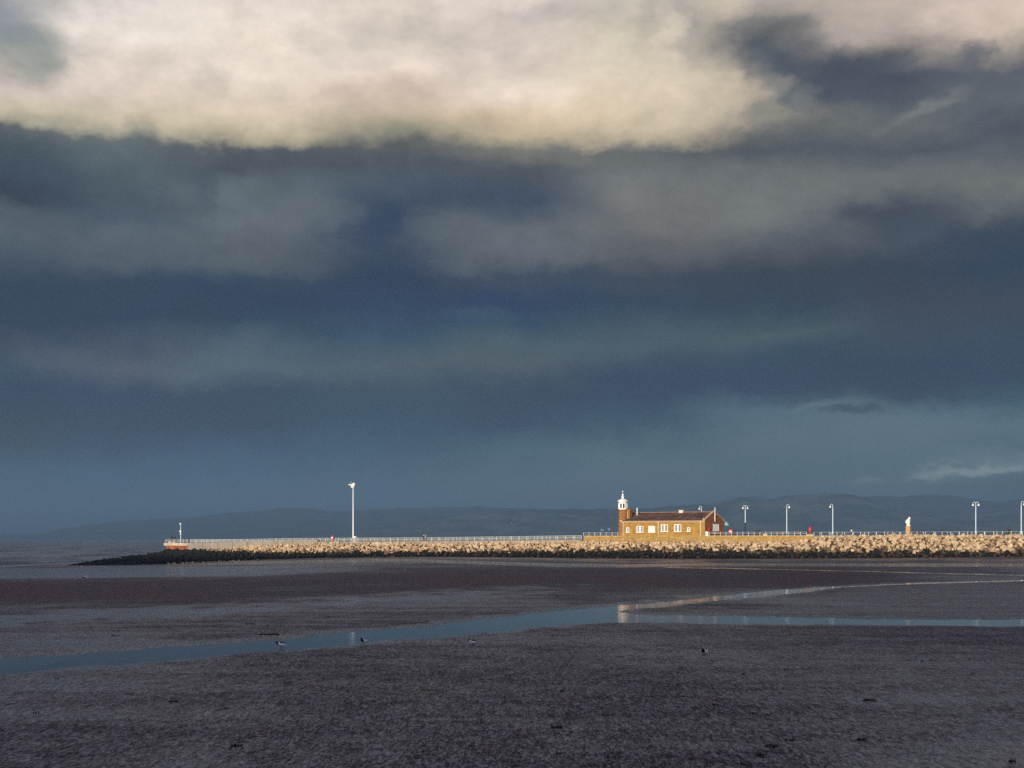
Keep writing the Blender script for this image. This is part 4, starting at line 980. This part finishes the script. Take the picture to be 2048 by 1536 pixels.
COLS = {
0: [(0,148,152,158),(60,140,148,150),(110,170,170,165),(170,212,202,195),(215,200,195,172),(245,170,168,150),(262,105,110,112),(290,80,92,100),(340,68,80,95),(385,58,68,82),(415,82,92,104),(470,84,95,107),(530,72,84,98),(580,56,72,92),(650,50,68,92),(700,72,86,104),(735,66,84,104),(780,46,74,102),(850,50,78,102),(890,52,80,104),(920,70,98,118),(990,80,106,124),(1077,72,98,120)],
256: [(0,225,222,216),(50,228,222,212),(120,228,218,208),(190,212,202,190),(225,200,192,170),(255,160,158,145),(275,105,112,114),(310,92,104,112),(380,78,90,102),(430,76,88,102),(470,88,99,110),(530,84,94,105),(570,58,74,94),(650,55,72,94),(690,70,84,102),(740,86,96,110),(790,62,82,104),(850,58,82,106),(890,66,92,114),(950,80,106,126),(1040,80,106,126),(1077,72,98,120)],
512: [(0,228,220,212),(60,230,222,210),(150,232,224,212),(210,222,210,192),(250,205,196,170),(275,170,165,145),(295,88,92,100),(330,80,88,98),(370,98,108,116),(420,100,109,118),(480,94,102,112),(530,86,95,106),(560,60,76,96),(600,50,70,95),(660,56,78,100),(700,80,98,114),(750,86,102,116),(790,66,84,104),(850,58,82,106),(880,70,96,118),(950,82,108,128),(1040,82,108,128),(1077,74,100,122)],
768: [(0,222,214,204),(60,208,202,192),(120,226,216,204),(180,208,194,180),(230,190,180,158),(270,150,148,132),(300,96,98,100),(340,84,92,102),(380,76,88,104),(440,60,74,96),(500,66,78,98),(550,52,68,92),(620,52,72,98),(680,64,86,106),(740,84,98,110),(790,70,88,106),(850,62,90,110),(900,70,98,118),(960,84,108,126),(1040,84,110,128),(1077,76,102,122)],
1024: [(0,226,218,210),(40,212,205,198),(110,215,205,195),(170,232,222,208),(230,212,196,170),(275,192,182,155),(305,128,126,120),(340,86,92,100),(400,66,80,100),(460,96,104,112),(520,94,102,112),(550,66,78,96),(590,48,70,100),(640,58,82,104),(690,80,98,110),(740,84,98,108),(800,60,82,102),(850,56,86,108),(890,78,104,120),(960,90,112,128),(1040,88,110,126),(1077,78,102,122)],
1280: [(0,190,188,178),(60,200,196,180),(110,215,208,190),(180,214,204,182),(240,205,194,168),(280,165,158,142),(300,100,102,104),(350,116,118,120),(400,118,118,118),(460,112,112,114),(510,100,100,106),(545,66,76,92),(600,56,74,94),(650,72,88,102),(700,78,94,106),(760,54,76,102),(800,52,80,104),(850,66,94,112),(900,90,112,126),(960,92,112,128),(1040,88,110,124),(1077,78,102,120)],
1536: [(0,175,170,160),(50,130,128,128),(80,88,92,102),(120,90,96,106),(170,120,122,122),(220,140,138,130),(260,105,106,108),(295,86,90,98),(340,112,114,116),(400,118,120,122),(450,112,114,116),(500,84,90,100),(550,62,72,86),(620,58,74,90),(670,78,94,104),(720,62,80,100),(780,54,78,102),(820,84,108,124),(870,92,112,126),(930,90,112,126),(1077,80,102,120)],
1792: [(0,190,180,170),(50,180,172,164),(90,100,100,104),(140,74,82,96),(200,92,96,104),(240,104,106,108),(280,84,90,100),(330,110,112,114),(370,108,110,112),(415,70,78,92),(470,76,84,98),(520,58,70,86),(600,64,74,90),(680,66,80,96),(740,48,72,98),(790,56,80,100),(830,92,114,130),(880,96,114,130),(930,90,112,126),(1000,92,112,126),(1077,82,102,120)],
2048: [(0,215,200,190),(60,200,188,175),(95,160,152,145),(130,96,98,106),(190,100,104,112),(250,84,90,100),(300,98,102,108),(350,114,116,116),(395,96,100,104),(430,60,72,90),(520,54,70,90),(600,66,76,90),(680,60,78,98),(750,50,76,100),(800,70,96,114),(840,92,114,128),(900,88,110,126),(950,110,130,142),(975,86,106,120),(1077,82,102,118)]}
CG = .95                                        # overall level of the cloud colours
def lin(c):
    q = srgb(*c); b = min(1, max(0, (q[1]-.12)/.3))      # greys and blues run a little cool, the lit cream a little warm
    return tuple(x*(CG+.04*b)*(w*(1-b)+h*b)/BGS/10 for x, w, h in zip(q, (.945, 1.0, .99), (1.03, .975, .95)))
def uvpx(px, py):
    a = math.atan((px-1024)/F); return a, (1077-py)/F*math.cos(a)
VM = .5
HZC = srgb(86, 107, 124)
def dehaze(c, v):              # what lies beyond the haze, given what is seen through it
    path = min(457/max(v, 1e-3), 19800)*math.sqrt(1+v*v); T = math.exp(-HZD*path); T = max(T, .3)
    return tuple(max((x-h*(1-T))/T, .35*x) for x, h in zip(c, HZC))
def ramp(px, stops):
    r = N(nt, 'ShaderNodeValToRGB'); e = r.color_ramp.elements
    r.color_ramp.interpolation = 'LINEAR'
    pts = sorted([(max(0, uvpx(px, s[0])[1]/VM), dehaze(lin(s[1:]), uvpx(px, s[0])[1])) for s in stops])
    top = pts[-1][1]; pts += [(min(.99, pts[-1][0]+.12), tuple(.5*c+.5*d for c, d in zip(top, lin((150, 150, 152)))))]
    while len(e) < len(pts): e.new(.5)
    for i, (q, c) in enumerate(pts): e[i].position = q; e[i].color = (*c, 1)
    L(nt, mathn(nt, 'DIVIDE', wv_, VM, clamp=True), r.inputs[0]); return r.outputs[0]
keys = sorted(COLS); cur = ramp(keys[0], COLS[keys[0]])
for a, b in zip(keys[:-1], keys[1:]):
    f = smooth(nt, wu, uvpx(a, 0)[0], uvpx(b, 0)[0]); cur = mixc(nt, f, cur, ramp(b, COLS[b]))
def blob(cur, px, py, rx, ry, col, strength, inner=.2, rot=0.0):
    u, v_ = uvpx(px, py)
    s = N(nt, 'ShaderNodeVectorMath', operation='SUBTRACT'); L(nt, wp, s.inputs[0]); s.inputs[1].default_value = (u, v_, 0)
    mpn = N(nt, 'ShaderNodeMapping'); mpn.vector_type = 'TEXTURE'; mpn.inputs['Rotation'].default_value = (0, 0, rot); mpn.inputs['Scale'].default_value = (rx/F, ry/F, 1); L(nt, s.outputs[0], mpn.inputs[0])
    ln_ = N(nt, 'ShaderNodeVectorMath', operation='LENGTH'); L(nt, mpn.outputs[0], ln_.inputs[0])
    return mixc(nt, smooth(nt, ln_.outputs['Value'], 1.0, inner, 0, strength), cur, dehaze(lin(col), v_))
for a in BLOBS if 'BLOBS' in globals() else [
    (70,100,110,95,(146,154,150),.75), (20,30,70,70,(140,146,156),.6), (300,40,190,60,(240,236,228),.6), (1000,60,200,50,(196,190,182),.5), (1330,40,90,60,(150,150,150),.55),
    (1440,20,110,45,(200,192,175),.7), (1320,70,40,80,(222,214,196),.6), (1400,190,190,100,(212,202,180),.8), (1500,130,60,50,(96,100,110),.6), (1690,140,190,80,(76,82,97),.85), (1590,60,110,45,(110,108,108),.6),
    (1560,155,55,26,(136,136,132),.8), (1620,185,40,50,(120,122,124),.6), (1590,195,40,22,(98,102,108),.6), (1530,215,90,32,(142,140,132),.7), (1250,292,80,26,(104,106,110),.5), (760,165,110,50,(200,187,172),.55), (850,45,120,40,(194,188,180),.5), (1130,30,130,40,(186,183,176),.5), (430,175,50,50,(204,195,184),.5), (330,110,60,40,(212,204,194),.5), (620,60,90,40,(214,207,198),.5), (1060,120,90,40,(206,196,186),.5), (180,200,90,30,(198,190,176),.5),
    (1850,205,120,22,(126,126,128),.75,.1,.3), (1960,110,55,35,(92,96,108),.7), (1950,225,50,30,(84,92,104),.6),
    (740,470,75,85,(58,72,95),.7), (470,375,90,45,(104,114,122),.6), (600,430,120,60,(104,112,120),.5), (420,365,40,60,(74,84,98),.5), (880,470,120,60,(98,106,114),.5),
    (1710,415,60,30,(72,80,94),.6), (1790,455,60,40,(70,80,96),.4), (1960,470,120,60,(56,70,90),.6), (120,720,110,26,(84,96,112),.6), (420,735,170,36,(88,103,118),.55),
    (960,625,110,28,(70,92,114),.5), (1690,828,62,18,(68,84,104),.75), (1640,815,80,18,(100,118,132),.5), (1940,946,110,14,(124,140,148),.8), (1750,950,70,12,(108,126,138),.6), (2010,962,90,14,(84,104,120),.6)]:
    cur = blob(cur, *a)
# fine mottling of the cloud
nC = wn(15, 9, .6, .62, 9.0); nD = wn(52, 7, .75, .65, 5.0)
k = mathn(nt, 'ADD', mathn(nt, 'MULTIPLY', mathn(nt, 'SUBTRACT', nC.outputs[0], .5), .70), mathn(nt, 'MULTIPLY', mathn(nt, 'SUBTRACT', nD.outputs[0], .5), .55))
hi_ = smooth(nt, v, .02, .2, .35, 1.0)
k = mathn(nt, 'ADD', mathn(nt, 'MULTIPLY', k, hi_), 1.0)
kc = N(nt, 'ShaderNodeCombineXYZ')
for i in range(3): L(nt, k, kc.inputs[i])
cur = mixc(nt, 1.0, cur, kc.outputs[0], 'MULTIPLY')
# the sky behind and overhead: broken evening cloud
br1 = N(nt, 'ShaderNodeValToRGB'); e = br1.color_ramp.elements; pts = [(0, (150,144,142)), (.08, (172,164,156)), (.25, (138,140,158)), (.6, (130,136,160)), (1, (126,134,158))]
while len(e) < len(pts): e.new(.5)
for i, (q, c) in enumerate(pts): e[i].position = q; e[i].color = (*lin(c), 1)
L(nt, mathn(nt, 'DIVIDE', wv_, 2.5, clamp=True), br1.inputs[0])
nE = wn(3.0, 6, .8, .6, 2.0)
back = mixc(nt, smooth(nt, nE.outputs[0], .38, .62), br1.outputs[0], lin((100, 110, 136)))
side = smooth(nt, mathn(nt, 'ABSOLUTE', az), .6, 1.2); upm = smooth(nt, v, .46, .75)
bk = N(nt, 'ShaderNodeVectorMath', operation='SCALE'); L(nt, back, bk.inputs[0]); bk.inputs['Scale'].default_value = 1.5
cur = mixc(nt, mathn(nt, 'MAXIMUM', side, upm), cur, bk.outputs[0])
# scale cloud colours to the background strength, let a little clear sky through
sc_ = N(nt, 'ShaderNodeVectorMath', operation='SCALE'); L(nt, cur, sc_.inputs[0]); sc_.inputs['Scale'].default_value = 10.0
fin = mixc(nt, .97, sk.outputs[0], sc_.outputs[0])
below = smooth(nt, sp.outputs[2], -.02, .0)
L(nt, mixc(nt, below, lin((60, 66, 76)) if False else (.5, .6, .8), fin), bg.inputs[0])
wd.cycles.sampling_method = 'MANUAL'; wd.cycles.sample_map_resolution = 1024

# ------------------------------------------------------------------ sun
sl_ = bpy.data.lights.new('sun', 'SUN'); sl_.energy = 5.0; sl_.angle = math.radians(.5); sl_.color = (1.0, .85, .65)
so = bpy.data.objects.new('sun', sl_); COL.objects.link(so)
dv = Vector((sx*math.cos(SUN_EL), sy*math.cos(SUN_EL), math.sin(SUN_EL)))
so.rotation_euler = dv.to_track_quat('Z', 'Y').to_euler(); so.location = (0, -50, 200)

# ------------------------------------------------------------------ camera
cd = bpy.data.cameras.new('camera'); cd.sensor_width = 36.0; cd.lens = F/2048*36; cd.shift_y = (1077-768)/2048
cd.clip_start = .5; cd.clip_end = 80000
co = bpy.data.objects.new('camera', cd); COL.objects.link(co); co.location = (0, 0, EYE); co.rotation_euler = (PI/2, 0, 0); S.camera = co
S.view_settings.view_transform = 'Standard'; S.view_settings.look = 'None'; S.view_settings.exposure = 0.0; S.view_settings.gamma = 1.0
S.cycles.use_denoising = False
S.cycles.volume_bounces = 0; S.cycles.max_bounces = 6; S.cycles.diffuse_bounces = 2
